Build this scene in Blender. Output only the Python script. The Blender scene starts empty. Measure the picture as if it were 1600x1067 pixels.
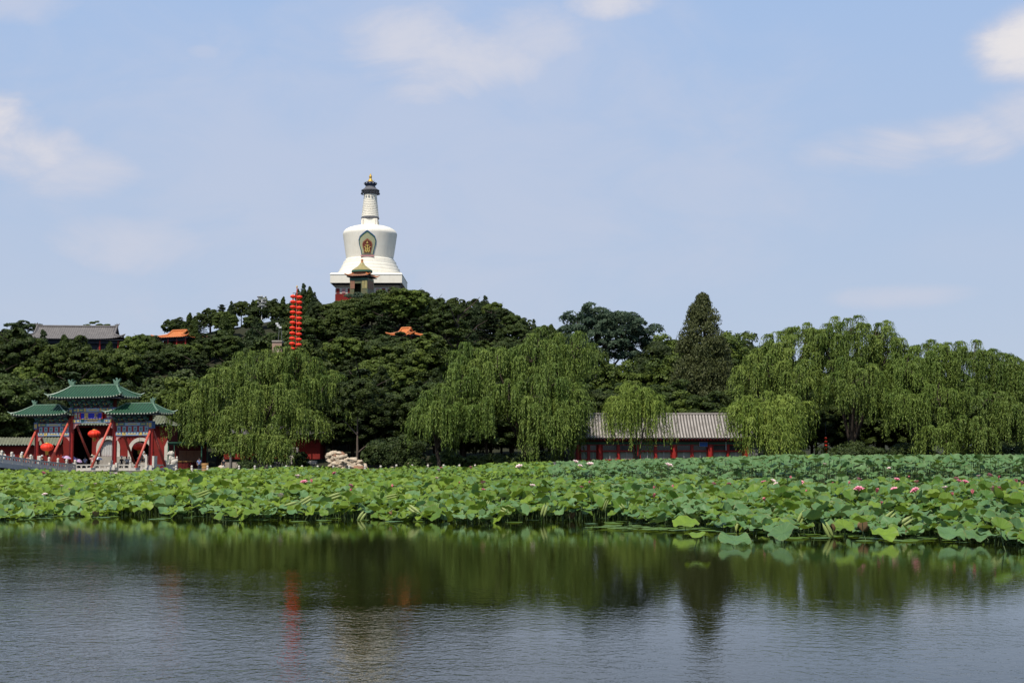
import bpy, math, random
import numpy as np
from mathutils import Vector, Matrix, noise
from mathutils.geometry import tessellate_polygon

R = math.radians
COL = bpy.context.scene.collection
RNG = np.random.default_rng(7)
random.seed(7)

# ---------------------------------------------------------------- camera model (1600 x 1067 picture)
F, HOR, CH = 2200.0, 709.0, 2.45
TH = math.atan((HOR - 533.5) / F)
CT, ST = math.cos(TH), math.sin(TH)

def P(px, py, Y):
    a, b = (px - 800) / F, (533.5 - py) / F
    k = Y / (CT - b * ST)
    return Vector((a * k, Y, CH + (ST + b * CT) * k))
def X(px, Y): return P(px, 700, Y).x
def Z(py, Y): return P(800, py, Y).z
def S(Y): return Y / F           # metres per picture pixel at depth Y
def proj(x, y, z):
    z -= CH
    d = y * CT + z * ST
    return 800 + F * x / d, 533.5 - F * (-y * ST + z * CT) / d

# ---------------------------------------------------------------- naming
def tag(o, label=None, cat=None, group=None, kind=None):
    if label: o['label'] = label
    if cat: o['category'] = cat
    if group: o['group'] = group
    if kind: o['kind'] = kind
    return o

def empty(name, loc=(0, 0, 0), rz=0.0, label=None, cat=None, group=None):
    o = bpy.data.objects.new(name, None)
    COL.objects.link(o)
    o.empty_display_size = 0.3
    o.location = loc
    o.rotation_euler = (0, 0, rz)
    return tag(o, label, cat, group)

def link(name, me, parent=None, loc=None):
    o = bpy.data.objects.new(name, me)
    COL.objects.link(o)
    if parent: o.parent = parent
    if loc is not None: o.location = loc
    return o

def copy_tree(o, parent=None):
    c = o.copy(); COL.objects.link(c); c.parent = parent
    for ch in list(o.children): copy_tree(ch, c)
    return c

# ---------------------------------------------------------------- materials
MATS = {}
def nt_new(name):
    m = bpy.data.materials.new(name); m.use_nodes = True
    t = m.node_tree; t.nodes.clear()
    out = t.nodes.new('ShaderNodeOutputMaterial')
    MATS[name] = m
    return m, t, out
def N(t, typ, **kw):
    n = t.nodes.new(typ)
    for k, v in kw.items():
        if k.startswith('i_'): n.inputs[k[2:].replace('_', ' ')].default_value = v
        else: setattr(n, k, v)
    return n
def mixc(t, a, b, fac, blend='MIX'):
    n = t.nodes.new('ShaderNodeMix'); n.data_type = 'RGBA'; n.blend_type = blend
    def put(sock, v):
        if isinstance(v, (tuple, list)): sock.default_value = (*v[:3], 1)
        elif isinstance(v, (int, float)): sock.default_value = v
        else: t.links.new(v, sock)
    put(n.inputs[0], fac); put(n.inputs[6], a); put(n.inputs[7], b)
    return n.outputs[2]
def mat(name, col, col2=None, rough=0.75, scale=3.0, amt=0.35, bump=0.0, metal=0.0, spec=0.3, detail=6, stretch=(1, 1, 1)):
    """plain surface whose colour wanders between col and col2"""
    m, t, out = nt_new(name)
    col2 = col2 or tuple(c * (1 - amt) for c in col)
    tc = N(t, 'ShaderNodeTexCoord'); mp = N(t, 'ShaderNodeMapping'); mp.inputs['Scale'].default_value = stretch
    t.links.new(tc.outputs['Object'], mp.inputs[0])
    nz = N(t, 'ShaderNodeTexNoise', i_Scale=scale, i_Detail=detail, i_Roughness=0.65)
    t.links.new(mp.outputs[0], nz.inputs['Vector'])
    ramp = N(t, 'ShaderNodeMapRange'); ramp.inputs[1].default_value = 0.3; ramp.inputs[2].default_value = 0.7
    t.links.new(nz.outputs[0], ramp.inputs[0])
    c = mixc(t, col, col2, ramp.outputs[0])
    b = N(t, 'ShaderNodeBsdfPrincipled')
    b.inputs['Roughness'].default_value = rough; b.inputs['Metallic'].default_value = metal
    b.inputs['Specular IOR Level'].default_value = spec
    t.links.new(c, b.inputs['Base Color'])
    if bump:
        bp = N(t, 'ShaderNodeBump', i_Strength=bump, i_Distance=0.05)
        t.links.new(nz.outputs[0], bp.inputs['Height']); t.links.new(bp.outputs[0], b.inputs['Normal'])
    t.links.new(b.outputs[0], out.inputs[0])
    return m
def leafmat(name, c1, c2, c3=None, trans=0.25, rough=0.6, spec=0.25, use_obj=0.25, veins=False, tcol=None):
    """foliage: every leaf takes its own tone between c1 and c2 (face attribute), every plant its own shift (object random)"""
    m, t, out = nt_new(name)
    at = N(t, 'ShaderNodeAttribute', attribute_name='tone')
    oi = N(t, 'ShaderNodeObjectInfo')
    c = mixc(t, c1, c2, at.outputs['Fac'])
    if c3: c = mixc(t, c, c3, oi.outputs['Random']) if use_obj >= 1 else c
    if c3 and use_obj < 1:
        mm = N(t, 'ShaderNodeMath', operation='MULTIPLY'); mm.inputs[1].default_value = 0.6
        t.links.new(oi.outputs['Random'], mm.inputs[0]); c = mixc(t, c, c3, mm.outputs[0])
    mr = N(t, 'ShaderNodeMapRange'); mr.inputs[3].default_value = 1 - use_obj * .8; mr.inputs[4].default_value = 1 + use_obj * .8
    ml = N(t, 'ShaderNodeMath', operation='MULTIPLY'); ml.inputs[1].default_value = 7.31
    fr = N(t, 'ShaderNodeMath', operation='FRACT')
    t.links.new(oi.outputs['Random'], ml.inputs[0]); t.links.new(ml.outputs[0], fr.inputs[0]); t.links.new(fr.outputs[0], mr.inputs[0])
    hs = N(t, 'ShaderNodeHueSaturation'); t.links.new(mr.outputs[0], hs.inputs['Value']); t.links.new(c, hs.inputs['Color'])
    c = hs.outputs[0]
    if veins:
        uv = N(t, 'ShaderNodeUVMap'); sx = N(t, 'ShaderNodeSeparateXYZ'); t.links.new(uv.outputs[0], sx.inputs[0])
        m1 = N(t, 'ShaderNodeMath', operation='MULTIPLY'); m1.inputs[1].default_value = 19
        f1 = N(t, 'ShaderNodeMath', operation='FRACT'); p1 = N(t, 'ShaderNodeMath', operation='PINGPONG'); p1.inputs[1].default_value = 0.5
        t.links.new(sx.outputs[0], m1.inputs[0]); t.links.new(m1.outputs[0], f1.inputs[0]); t.links.new(f1.outputs[0], p1.inputs[0])
        r1 = N(t, 'ShaderNodeMapRange'); r1.inputs[1].default_value = 0.0; r1.inputs[2].default_value = 0.1; r1.inputs[3].default_value = 0.45; r1.inputs[4].default_value = 0.0
        t.links.new(p1.outputs[0], r1.inputs[0])
        c = mixc(t, c, (0.24, 0.33, 0.12), r1.outputs[0])
        tcn = N(t, 'ShaderNodeTexCoord'); n1 = N(t, 'ShaderNodeTexNoise', i_Scale=2.2, i_Detail=5, i_Roughness=.7); t.links.new(tcn.outputs['Object'], n1.inputs['Vector'])
        rr = N(t, 'ShaderNodeMapRange'); rr.inputs[1].default_value = .45; rr.inputs[2].default_value = .75; rr.inputs[4].default_value = .45; t.links.new(n1.outputs[0], rr.inputs[0]); c = mixc(t, c, (0.055, 0.12, 0.02), rr.outputs[0])
        ra = N(t, 'ShaderNodeMath', operation='MULTIPLY_ADD'); ra.inputs[1].default_value = .35; t.links.new(n1.outputs[0], ra.inputs[0]); t.links.new(sx.outputs[1], ra.inputs[2])
        rb = N(t, 'ShaderNodeMapRange'); rb.inputs[1].default_value = 1.13; rb.inputs[2].default_value = 1.2; rb.inputs[4].default_value = .8; t.links.new(ra.outputs[0], rb.inputs[0]); c = mixc(t, c, (0.22, 0.17, 0.06), rb.outputs[0])
    b = N(t, 'ShaderNodeBsdfPrincipled'); b.inputs['Roughness'].default_value = rough; b.inputs['Specular IOR Level'].default_value = spec
    t.links.new(c, b.inputs['Base Color'])
    if trans:
        tr = N(t, 'ShaderNodeBsdfTranslucent')
        if tcol: t.links.new(mixc(t, c, tcol, 0.6), tr.inputs[0])
        else: t.links.new(c, tr.inputs[0])
        mx = N(t, 'ShaderNodeMixShader'); mx.inputs[0].default_value = trans
        t.links.new(b.outputs[0], mx.inputs[1]); t.links.new(tr.outputs[0], mx.inputs[2]); t.links.new(mx.outputs[0], out.inputs[0])
    else: t.links.new(b.outputs[0], out.inputs[0])
    return m

mat('red_paint', (0.36, 0.022, 0.014), (0.27, 0.016, 0.012), rough=0.5, scale=2, spec=0.4)
mat('red_wall', (0.24, 0.019, 0.013), (0.16, 0.015, 0.011), rough=0.85, scale=0.7)
mat('red_dark', (0.13, 0.012, 0.01), rough=0.6)
mat('pole_red', (0.55, 0.11, 0.075), (0.46, 0.08, 0.055), rough=0.45, scale=2)
mat('lantern_red', (0.88, 0.055, 0.022), (0.78, 0.035, 0.014), rough=0.55, scale=6)
mat('gold', (0.62, 0.40, 0.07), (0.45, 0.27, 0.05), rough=0.45, metal=0.3)
mat('gold_paint', (0.62, 0.46, 0.13), (0.5, 0.36, 0.1), rough=0.5, scale=9)
mat('blue_plaque', (0.012, 0.018, 0.36), (0.01, 0.015, 0.28), rough=0.4)
mat('blue_paint', (0.10, 0.16, 0.33), (0.07, 0.12, 0.25), rough=0.55, scale=8)
mat('pale_blue_paint', (0.36, 0.45, 0.52), (0.27, 0.37, 0.42), rough=0.55, scale=8)
mat('teal_paint', (0.09, 0.25, 0.22), (0.06, 0.17, 0.16), rough=0.55, scale=8)
mat('green_paint', (0.04, 0.15, 0.10), (0.03, 0.10, 0.07), rough=0.55, scale=8)
mat('green_tile', (0.024, 0.100, 0.040), (0.012, 0.058, 0.026), rough=0.45, scale=2.5, spec=0.3); mat('green_gap', (0.01, 0.045, 0.028), rough=0.6); mat('bracket_dark', (0.035, 0.04, 0.055), rough=0.7)
mat('green_ridge', (0.16, 0.25, 0.17), (0.08, 0.15, 0.10), rough=0.45, scale=4, spec=0.5)
mat('tile_tip', (0.42, 0.48, 0.36), rough=0.5)
mat('grey_tile', (0.41, 0.37, 0.325), (0.24, 0.21, 0.18), rough=0.85, scale=1.1, detail=9)
mat('grey_tile_gap', (0.13, 0.115, 0.10), rough=0.9)
mat('dark_grey_tile', (0.18, 0.165, 0.155), (0.12, 0.11, 0.105), rough=0.85, scale=1.2)
mat('mossy_tile', (0.18, 0.185, 0.12), (0.10, 0.105, 0.07), rough=0.85, scale=2)
mat('orange_tile', (0.60, 0.20, 0.06), (0.45, 0.14, 0.04), rough=0.5, scale=2)
mat('gold_tile', (0.40, 0.33, 0.13), (0.25, 0.22, 0.10), rough=0.45, scale=2)
mat('brown_tile', (0.32, 0.15, 0.085), (0.22, 0.11, 0.07), rough=0.6, scale=2)
mat('marble', (0.68, 0.62, 0.52), (0.50, 0.46, 0.39), rough=0.7, scale=1.8, bump=0.3)
mat('grey_marble', (0.56, 0.53, 0.49), (0.42, 0.40, 0.37), rough=0.75, scale=1.4, bump=0.3)
mat('stone_wall', (0.45, 0.40, 0.33), (0.32, 0.28, 0.23), rough=0.85, scale=1.5, bump=0.4)
mat('quay_stone', (0.30, 0.29, 0.26), (0.19, 0.18, 0.16), rough=0.9, scale=1.1, bump=0.4)
mat('brick_ramp', (0.40, 0.27, 0.20), (0.30, 0.2, 0.15), rough=0.9, scale=1.4)
mat('rock', (0.60, 0.50, 0.37), (0.36, 0.28, 0.19), rough=0.9, scale=1.7, bump=0.6)
mat('brown_rock', (0.32, 0.17, 0.10), (0.2, 0.11, 0.07), rough=0.9, scale=1.7, bump=0.6)
mat('painted_interior_shade', (0.012, 0.012, 0.012), rough=0.9)
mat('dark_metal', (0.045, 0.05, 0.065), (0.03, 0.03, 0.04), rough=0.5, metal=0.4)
mat('canopy_blue', (0.05, 0.07, 0.14), (0.04, 0.05, 0.08), rough=0.5)
mat('canopy_grey', (0.15, 0.15, 0.16), (0.08, 0.08, 0.09), rough=0.7, scale=3)
mat('white_metal', (0.7, 0.7, 0.68), rough=0.5)
mat('curtain', (0.30, 0.37, 0.30), (0.22, 0.29, 0.235), rough=0.9, scale=4, stretch=(5, 1, 0.3))
mat('window_glass', (0.02, 0.025, 0.03), rough=0.12, spec=0.5)
mat('sign_blue', (0.03, 0.14, 0.50), rough=0.4)
mat('grey_pillar', (0.2, 0.19, 0.18), rough=0.85)
mat('bark', (0.075, 0.055, 0.04), (0.04, 0.03, 0.022), rough=0.95, scale=4, stretch=(1, 1, 0.25), bump=0.5)
mat('pale_bark', (0.16, 0.12, 0.09), (0.09, 0.065, 0.05), rough=0.95, scale=4, stretch=(1, 1, 0.25), bump=0.5)
mat('skin', (0.45, 0.27, 0.18), rough=0.6)
mat('hair', (0.015, 0.012, 0.01), rough=0.5)
mat('shirt_white', (0.78, 0.78, 0.76), rough=0.8); mat('shirt_yellow', (0.70, 0.55, 0.16), rough=0.8)
mat('shirt_blue', (0.25, 0.33, 0.62), rough=0.8); mat('shirt_dark', (0.03, 0.03, 0.04), rough=0.8)
mat('shirt_pink', (0.6, 0.3, 0.28), rough=0.8); mat('trousers_dark', (0.03, 0.035, 0.05), rough=0.8)
mat('trousers_tan', (0.3, 0.25, 0.18), rough=0.8); mat('hat_straw', (0.72, 0.64, 0.45), rough=0.9)
mat('shirt_lilac', (0.5, 0.5, 0.72), rough=0.8)
mat('umbrella_purple', (0.46, 0.33, 0.75), rough=0.6); mat('umbrella_pink', (0.62, 0.42, 0.62), rough=0.6); mat('umbrella_white', (0.68, 0.70, 0.78), rough=0.6)
mat('wood_orange', (0.50, 0.27, 0.09), (0.38, 0.2, 0.07), rough=0.7)
mat('teal_cloth', (0.05, 0.28, 0.28), rough=0.7)
mat('nichefield', (0.34, 0.38, 0.28), (0.45, 0.42, 0.2), rough=0.6, scale=3); mat('nichered', (0.20, 0.05, 0.035), rough=0.6)
mat('pink_petal', (0.86, 0.40, 0.47), (0.80, 0.24, 0.34), rough=0.5, scale=9)
mat('pale_petal', (0.85, 0.62, 0.58), (0.86, 0.74, 0.70), rough=0.5, scale=9)
mat('red_bud', (0.74, 0.20, 0.22), (0.8, 0.32, 0.34), rough=0.5, scale=9)
mat('niche_frame', (0.36, 0.13, 0.07), rough=0.6); mat('shrine_wall', (0.085, 0.13, 0.075), (0.17, 0.12, 0.05), rough=0.5, scale=2.2)
mat('seed_pod', (0.45, 0.48, 0.12), rough=0.6)
mat('lotus_stem', (0.055, 0.10, 0.03), (0.10, 0.13, 0.05), rough=0.7, scale=6)
leafmat('leaf_forest', (0.021, 0.037, 0.006), (0.068, 0.094, 0.013), (0.028, 0.046, 0.008), trans=0.14, use_obj=0.38)
leafmat('leaf_broad', (0.034, 0.058, 0.007), (0.105, 0.138, 0.018), (0.06, 0.085, 0.012), trans=0.12, use_obj=0.42)
leafmat('leaf_pine', (0.016, 0.031, 0.008), (0.050, 0.074, 0.018), (0.020, 0.037, 0.010), trans=0.08)
leafmat('leaf_zelkova', (0.020, 0.042, 0.022), (0.062, 0.092, 0.048), trans=0.12)
leafmat('leaf_redwood', (0.045, 0.064, 0.010), (0.115, 0.130, 0.022), (0.06, 0.065, 0.03), trans=0.15)
leafmat('leaf_willow', (0.060, 0.105, 0.013), (0.205, 0.262, 0.047), (0.08, 0.13, 0.02), trans=0.12, use_obj=0.10)
leafmat('leaf_willow_bright', (0.095, 0.150, 0.016), (0.25, 0.32, 0.055), trans=0.15, use_obj=0.08)
leafmat('leaf_shrub', (0.022, 0.042, 0.008), (0.070, 0.098, 0.018), trans=0.15)
LG1, LG2 = (0.062, 0.150, 0.022), (0.215, 0.315, 0.028)
leafmat('lotus_green', LG1, LG2, trans=0.28, rough=0.5, spec=0.25, use_obj=0.15, veins=True, tcol=(0.25, 0.34, 0.03))
leafmat('lotus_yellow', (0.17, 0.28, 0.03), (0.225, 0.335, 0.035), trans=0.3, rough=0.5, spec=0.25, use_obj=0.15, veins=True, tcol=(0.25, 0.34, 0.03))
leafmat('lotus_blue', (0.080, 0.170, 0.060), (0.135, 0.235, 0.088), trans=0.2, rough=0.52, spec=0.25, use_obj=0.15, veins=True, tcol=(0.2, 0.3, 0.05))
leafmat('lotus_roll', (0.30, 0.38, 0.10), (0.40, 0.46, 0.17), trans=0.3, rough=0.5, use_obj=0.1)
mat('lotus_dead', (0.24, 0.15, 0.07), (0.14, 0.09, 0.04), rough=0.9)

# ---------------------------------------------------------------- mesh builder
class MB:
    def __init__(s): s.v, s.f, s.m, s.names = [], [], [], []
    def mi(s, m):
        if m not in s.names: s.names.append(m)
        return s.names.index(m)
    def add(s, vs, fs, m, M=None):
        o = len(s.v)
        s.v += [tuple(M @ Vector(v)) if M else tuple(v) for v in vs]
        k = s.mi(m)
        for f in fs: s.f.append(tuple(i + o for i in f)); s.m.append(k)
    def box(s, c, d, m, rz=0.0, M=None):
        x, y, z = (q / 2 for q in d)
        vs = [(a * x, b * y, e * z) for a in (-1, 1) for b in (-1, 1) for e in (-1, 1)]
        T = Matrix.Translation(c) @ Matrix.Rotation(rz, 4, 'Z')
        if M: T = M @ T
        s.add(vs, [(0, 1, 3, 2), (4, 6, 7, 5), (0, 4, 5, 1), (2, 3, 7, 6), (0, 2, 6, 4), (1, 5, 7, 3)], m, T)
    def bb(s, x0, x1, y0, y1, z0, z1, m): s.box(((x0 + x1) / 2, (y0 + y1) / 2, (z0 + z1) / 2), (x1 - x0, y1 - y0, z1 - z0), m)
    def tube(s, a, b, r0, r1, m, n=8, caps=True):
        a, b = Vector(a), Vector(b); d = (b - a).normalized()
        u = d.cross(Vector((0, 0, 1)) if abs(d.z) < .95 else Vector((1, 0, 0))).normalized(); w = d.cross(u)
        vs = [tuple(p + (u * math.cos(2 * math.pi * i / n) + w * math.sin(2 * math.pi * i / n)) * r) for p, r in ((a, r0), (b, r1)) for i in range(n)]
        fs = [(i, (i + 1) % n, n + (i + 1) % n, n + i) for i in range(n)]
        if caps: fs += [tuple(range(n - 1, -1, -1)), tuple(range(n, 2 * n))]
        s.add(vs, fs, m)
    def lathe(s, prof, m, n=24, c=(0, 0, 0), rib=0.0):
        vs = []; 
        for j, (r, z) in enumerate(prof):
            for i in range(n):
                a = 2 * math.pi * i / n; q = r * (1 - (rib if i % 2 else 0))
                vs.append((c[0] + q * math.cos(a), c[1] + q * math.sin(a), c[2] + z))
        fs = [(j * n + i, j * n + (i + 1) % n, (j + 1) * n + (i + 1) % n, (j + 1) * n + i) for j in range(len(prof) - 1) for i in range(n)]
        fs += [tuple(range(n - 1, -1, -1)), tuple(range((len(prof) - 1) * n, len(prof) * n))]
        s.add(vs, fs, m)
    def prism(s, outer, holes, y0, y1, m):
        """outline in x,z with holes, running from y0 (front) to y1"""
        loops = [outer] + list(holes)
        flat = [p for l in loops for p in l]; n = len(flat)
        tris = tessellate_polygon([[Vector((p[0], p[1], 0)) for p in l] for l in loops])
        vs = [(p[0], y0, p[1]) for p in flat] + [(p[0], y1, p[1]) for p in flat]
        fs = [tuple(t) for t in tris] + [tuple(i + n for i in reversed(t)) for t in tris]
        o = 0
        for l in loops:
            k = len(l)
            fs += [(o + i, o + (i + 1) % k, n + o + (i + 1) % k, n + o + i) for i in range(k)]
            o += k
        s.add(vs, fs, m)
    def sphere(s, c, r, m, n=12, k=8):
        rx, ry, rz = r if isinstance(r, (tuple, list)) else (r, r, r)
        vs = [(c[0] + rx * math.sin(math.pi * j / k) * math.cos(2 * math.pi * i / n), c[1] + ry * math.sin(math.pi * j / k) * math.sin(2 * math.pi * i / n), c[2] + rz * math.cos(math.pi * j / k)) for j in range(k + 1) for i in range(n)]
        s.add(vs, [(j * n + i, (j + 1) * n + i, (j + 1) * n + (i + 1) % n, j * n + (i + 1) % n) for j in range(k) for i in range(n)], m)
    def mesh(s, name, smooth=False):
        me = bpy.data.meshes.new(name); me.from_pydata(s.v, [], s.f)
        for nme in s.names: me.materials.append(MATS[nme])
        me.polygons.foreach_set('material_index', s.m)
        if smooth: me.polygons.foreach_set('use_smooth', [True] * len(s.f))
        me.validate(); me.update()
        return me
    def build(s, name, parent=None, loc=None, smooth=False, **kw):
        return tag(link(name, s.mesh(name, smooth), parent, loc), **kw)

def np_mesh(name, V, Q, m, tone=None, smooth=False, uv=None):
    """big mesh from numpy: V (n,3), Q (k,4) or (k,3)"""
    me = bpy.data.meshes.new(name); k = Q.shape[1]
    me.vertices.add(len(V)); me.vertices.foreach_set('co', np.ascontiguousarray(V, dtype=np.float32).ravel())
    me.loops.add(Q.size); me.loops.foreach_set('vertex_index', np.ascontiguousarray(Q, dtype=np.int32).ravel())
    me.polygons.add(len(Q)); me.polygons.foreach_set('loop_start', np.arange(0, Q.size, k, dtype=np.int32)); me.polygons.foreach_set('loop_total', np.full(len(Q), k, dtype=np.int32))
    if smooth: me.polygons.foreach_set('use_smooth', np.ones(len(Q), dtype=bool))
    me.materials.append(MATS[m])
    if tone is not None:
        a = me.attributes.new('tone', 'FLOAT', 'FACE'); a.data.foreach_set('value', np.ascontiguousarray(tone, dtype=np.float32))
    if uv is not None:
        l = me.uv_layers.new(name='UVMap'); l.uv.foreach_set('vector', np.ascontiguousarray(uv[Q.ravel()], dtype=np.float32).ravel())
    me.update(calc_edges=True)
    return me

def unit(a): return a / np.maximum(np.linalg.norm(a, axis=1, keepdims=True), 1e-9)
def rdir(rng, n): return unit(rng.normal(size=(n, 3)))
def leaf_quads(Pc, Nn, A, w, l):
    """kite-shaped leaves: centre, normal, long axis, half width, half length"""
    A = unit(A - Nn * (A * Nn).sum(1, keepdims=True)); B = np.cross(Nn, A)
    w = np.asarray(w).reshape(-1, 1) * np.ones((len(Pc), 1)); l = np.asarray(l).reshape(-1, 1) * np.ones((len(Pc), 1))
    V = np.stack([Pc - A * l, Pc - A * l * .1 + B * w, Pc + A * l, Pc - A * l * .1 - B * w], 1).reshape(-1, 3)
    return V, np.arange(len(V)).reshape(-1, 4)

# ---------------------------------------------------------------- tiled roofs
def roof_mesh(mb, W, D, Wr, ze, zr, m, tile=0.35, vg=1.0, lift=0.0, sag=0.22, rad=0.10, tip=None, gap=None, sides=True, Dr=0.0):
    """curved tiled roof centred on the origin: half width W, half depth D, half ridge length Wr; rows of half-round tiles"""
    def zf(v): return ze + (zr - ze) * (v - sag * v * (1 - v) * 1.6)
    def side(H, run, vmaxf, put, liftf):
        n = max(4, int(round(2 * H / tile))); K = 4
        us = [(-H + 2 * H * (i + k / K) / n, k) for i in range(n) for k in range(K)] + [(H, 0)]
        J = 7; rows = []
        for u, k in us:
            vm = vmaxf(u); col = []
            off = rad * (0, .85, 1, .85)[k]
            for j in range(J):
                v = vm * j / (J - 1)
                z = zf(v) + off + liftf(u, v)
                col.append(put(u, v, z))
            rows.append(col)
        vs = [p for c in rows for p in c]
        fs, fg = [], []
        for i in range(len(rows) - 1):
            for j in range(J - 1):
                q = (i * J + j, (i + 1) * J + j, (i + 1) * J + j + 1, i * J + j + 1)
                (fg if (gap and us[i][1] in (3, 0)) else fs).append(q)
        o = len(mb.v); mb.add(vs, fs, m)
        if fg:
            k = mb.mi(gap)
            for f in fg: mb.f.append(tuple(i + o for i in f)); mb.m.append(k)
        if tip:
            for i in range(n):
                u = -H + 2 * H * (i + .5) / n
                p = put(u, 0, zf(0) + liftf(u, 0) + rad * .3)
                mb.box(p, (rad * 1.5,) * 3, tip)
    def vmain(u):
        a = abs(u)
        return 1.0 if a <= Wr + 1e-6 else max(0.0, (W - a) / (W - Wr) * vg)
    lf = lambda u, v: lift * (max(0, abs(u) / W) ** 5) * (1 - min(1, v)) ** 2
    for sgn in (-1, 1):
        side(W, D, vmain, lambda u, v, z, s=sgn: (u, s * (Dr + (D - Dr) * (1 - v)), z), lf)
    if sides and W > Wr:
        def vside(s_):
            a = abs(s_); full = Dr + (D - Dr) * (1 - vg)
            return vg if a <= full else max(0.0, (D - a) / (D - full) * vg)
        ls = lambda u, v: lift * (max(0, abs(u) / D) ** 5) * (1 - min(1, v / vg)) ** 2
        for sgn in (-1, 1):
            side(D, W - Wr, vside, lambda u, v, z, s=sgn: (s * (W - (W - Wr) * (v / vg)), u, z), ls)
    # underside so the eaves are closed and cast shade
    mb.bb(-W + .15, W - .15, -D + .15, D - .15, ze - .14, ze - .02, 'bracket_dark')
    return zf
def ridge_bar(mb, pts, r, m):
    for a, b in zip(pts[:-1], pts[1:]): mb.tube(a, b, r, r, m, n=6)
def hip_ridges(mb, W, D, Wr, ze, zr, zf, vg, lift, r, m, Dr=0.0, sag=.22):
    for sx in (-1, 1):
        for sy in (-1, 1):
            pts = []
            for k in range(9):
                v = vg * k / 8
                x = W - (W - Wr) * v / vg; y = Dr + (D - Dr) * (1 - v)
                pts.append((sx * x, sy * y, zf(v) + r * .8 + lift * (x / W) ** 5 * (1 - v) ** 2))
            ridge_bar(mb, pts, r, m)
            e = Vector(pts[0]); mb.tube(e, e + Vector((sx * .35, sy * .2, .22)), r, r * .4, m, n=6)
            if vg < 1:
                pts = [(sx * Wr, sy * (Dr + (D - Dr) * (1 - v)), zf(v) + r * .8) for v in (vg, (vg + 1) / 2, 1)]
                ridge_bar(mb, pts, r, m)
# ================================================================ ARCHITECTURE
def painted_beam(name, parent, u0, u1, y, z0, z1, seq, d=0.34):
    """a beam whose face carries proud painted fields"""
    mb = MB(); mb.bb(u0, u1, y - d / 2, y + d / 2, z0, z1, 'blue_paint')
    n = len(seq); L = u1 - u0; h = z1 - z0
    tot = sum(w for _, w in seq); x = u0
    for m, w in seq:
        ww = L * w / tot
        mb.bb(x + .03, x + ww - .03, y - d / 2 - .02, y + d / 2 + .02, z0 + h * .14, z1 - h * .14, m)
        if m in ('pale_blue_paint', 'teal_paint') and ww > .6:
            mb.bb(x + ww * .2, x + ww * .8, y - d / 2 - .035, y + d / 2 + .035, z0 + h * .36, z1 - h * .36, 'gold_paint')
        x += ww
    return mb.build(name, parent)

def bracket_band(parent, u0, u1, y, z0, z1, n, d0=.25, d1=1.1, m2=('green_paint', 'bracket_dark')):
    for i in range(1):
        mb = MB()
        mb.bb(u0, u1, y - d0, y + d0, z0, z1, 'red_dark')
        for k in range(n):
            x = u0 + (u1 - u0) * (k + .5) / n; w = (u1 - u0) / n
            for j in range(4):
                dd = d0 + (d1 - d0) * (j + 1) / 4; zz = z0 + (z1 - z0) * j / 4
                mb.bb(x - w * (.12 + .08 * j), x + w * (.12 + .08 * j), y - dd, y + dd, zz + .01, zz + (z1 - z0) / 4 - .03, m2[(k + j) % 2])
                mb.bb(x - w * .42, x + w * .42, y - dd + .02, y - dd + .12, zz + (z1 - z0) / 8, zz + (z1 - z0) / 4 - .02, ('gold_paint', 'teal_paint')[(k + j) % 2] if j % 2 else m2[k % 2])
        mb.build('bracket_band', parent)

def lantern(name, loc, r, label, group, cord=0.3, squash=.62, cat='lantern'):
    t = empty(name, loc, 0, label, cat, group)
    mb = MB(); pr = [(r * math.sin(math.pi * (.08 + .84 * j / 10)), r * squash * math.cos(math.pi * (.08 + .84 * j / 10))) for j in range(11)]
    mb.lathe(pr[::-1], 'lantern_red', 28, rib=.045); mb.build('lantern_body', t, smooth=False)
    mb = MB(); h = r * squash
    mb.lathe([(r * .30, h * .90), (r * .34, h * 1.0), (r * .28, h * 1.12), (.02, h * 1.15)], 'gold', 14); mb.build('lantern_cap', t)
    mb = MB(); mb.lathe([(r * .22, -h * 1.13), (r * .32, -h * 1.05), (r * .30, -h * .9)], 'gold', 14)
    for k in range(10):
        a = k * .628; q = r * .19
        mb.tube((q * math.cos(a), q * math.sin(a), -h * 1.1), (q * .85 * math.cos(a), q * .85 * math.sin(a), -h * 1.1 - r * .5), r * .045, r * .03, 'gold', n=4)
    mb.build('tassel', t)
    mb = MB(); mb.tube((0, 0, h * 1.1), (0, 0, h * 1.1 + cord), .02, .02, 'dark_metal', n=5); mb.build('cord', t)
    return t

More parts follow.
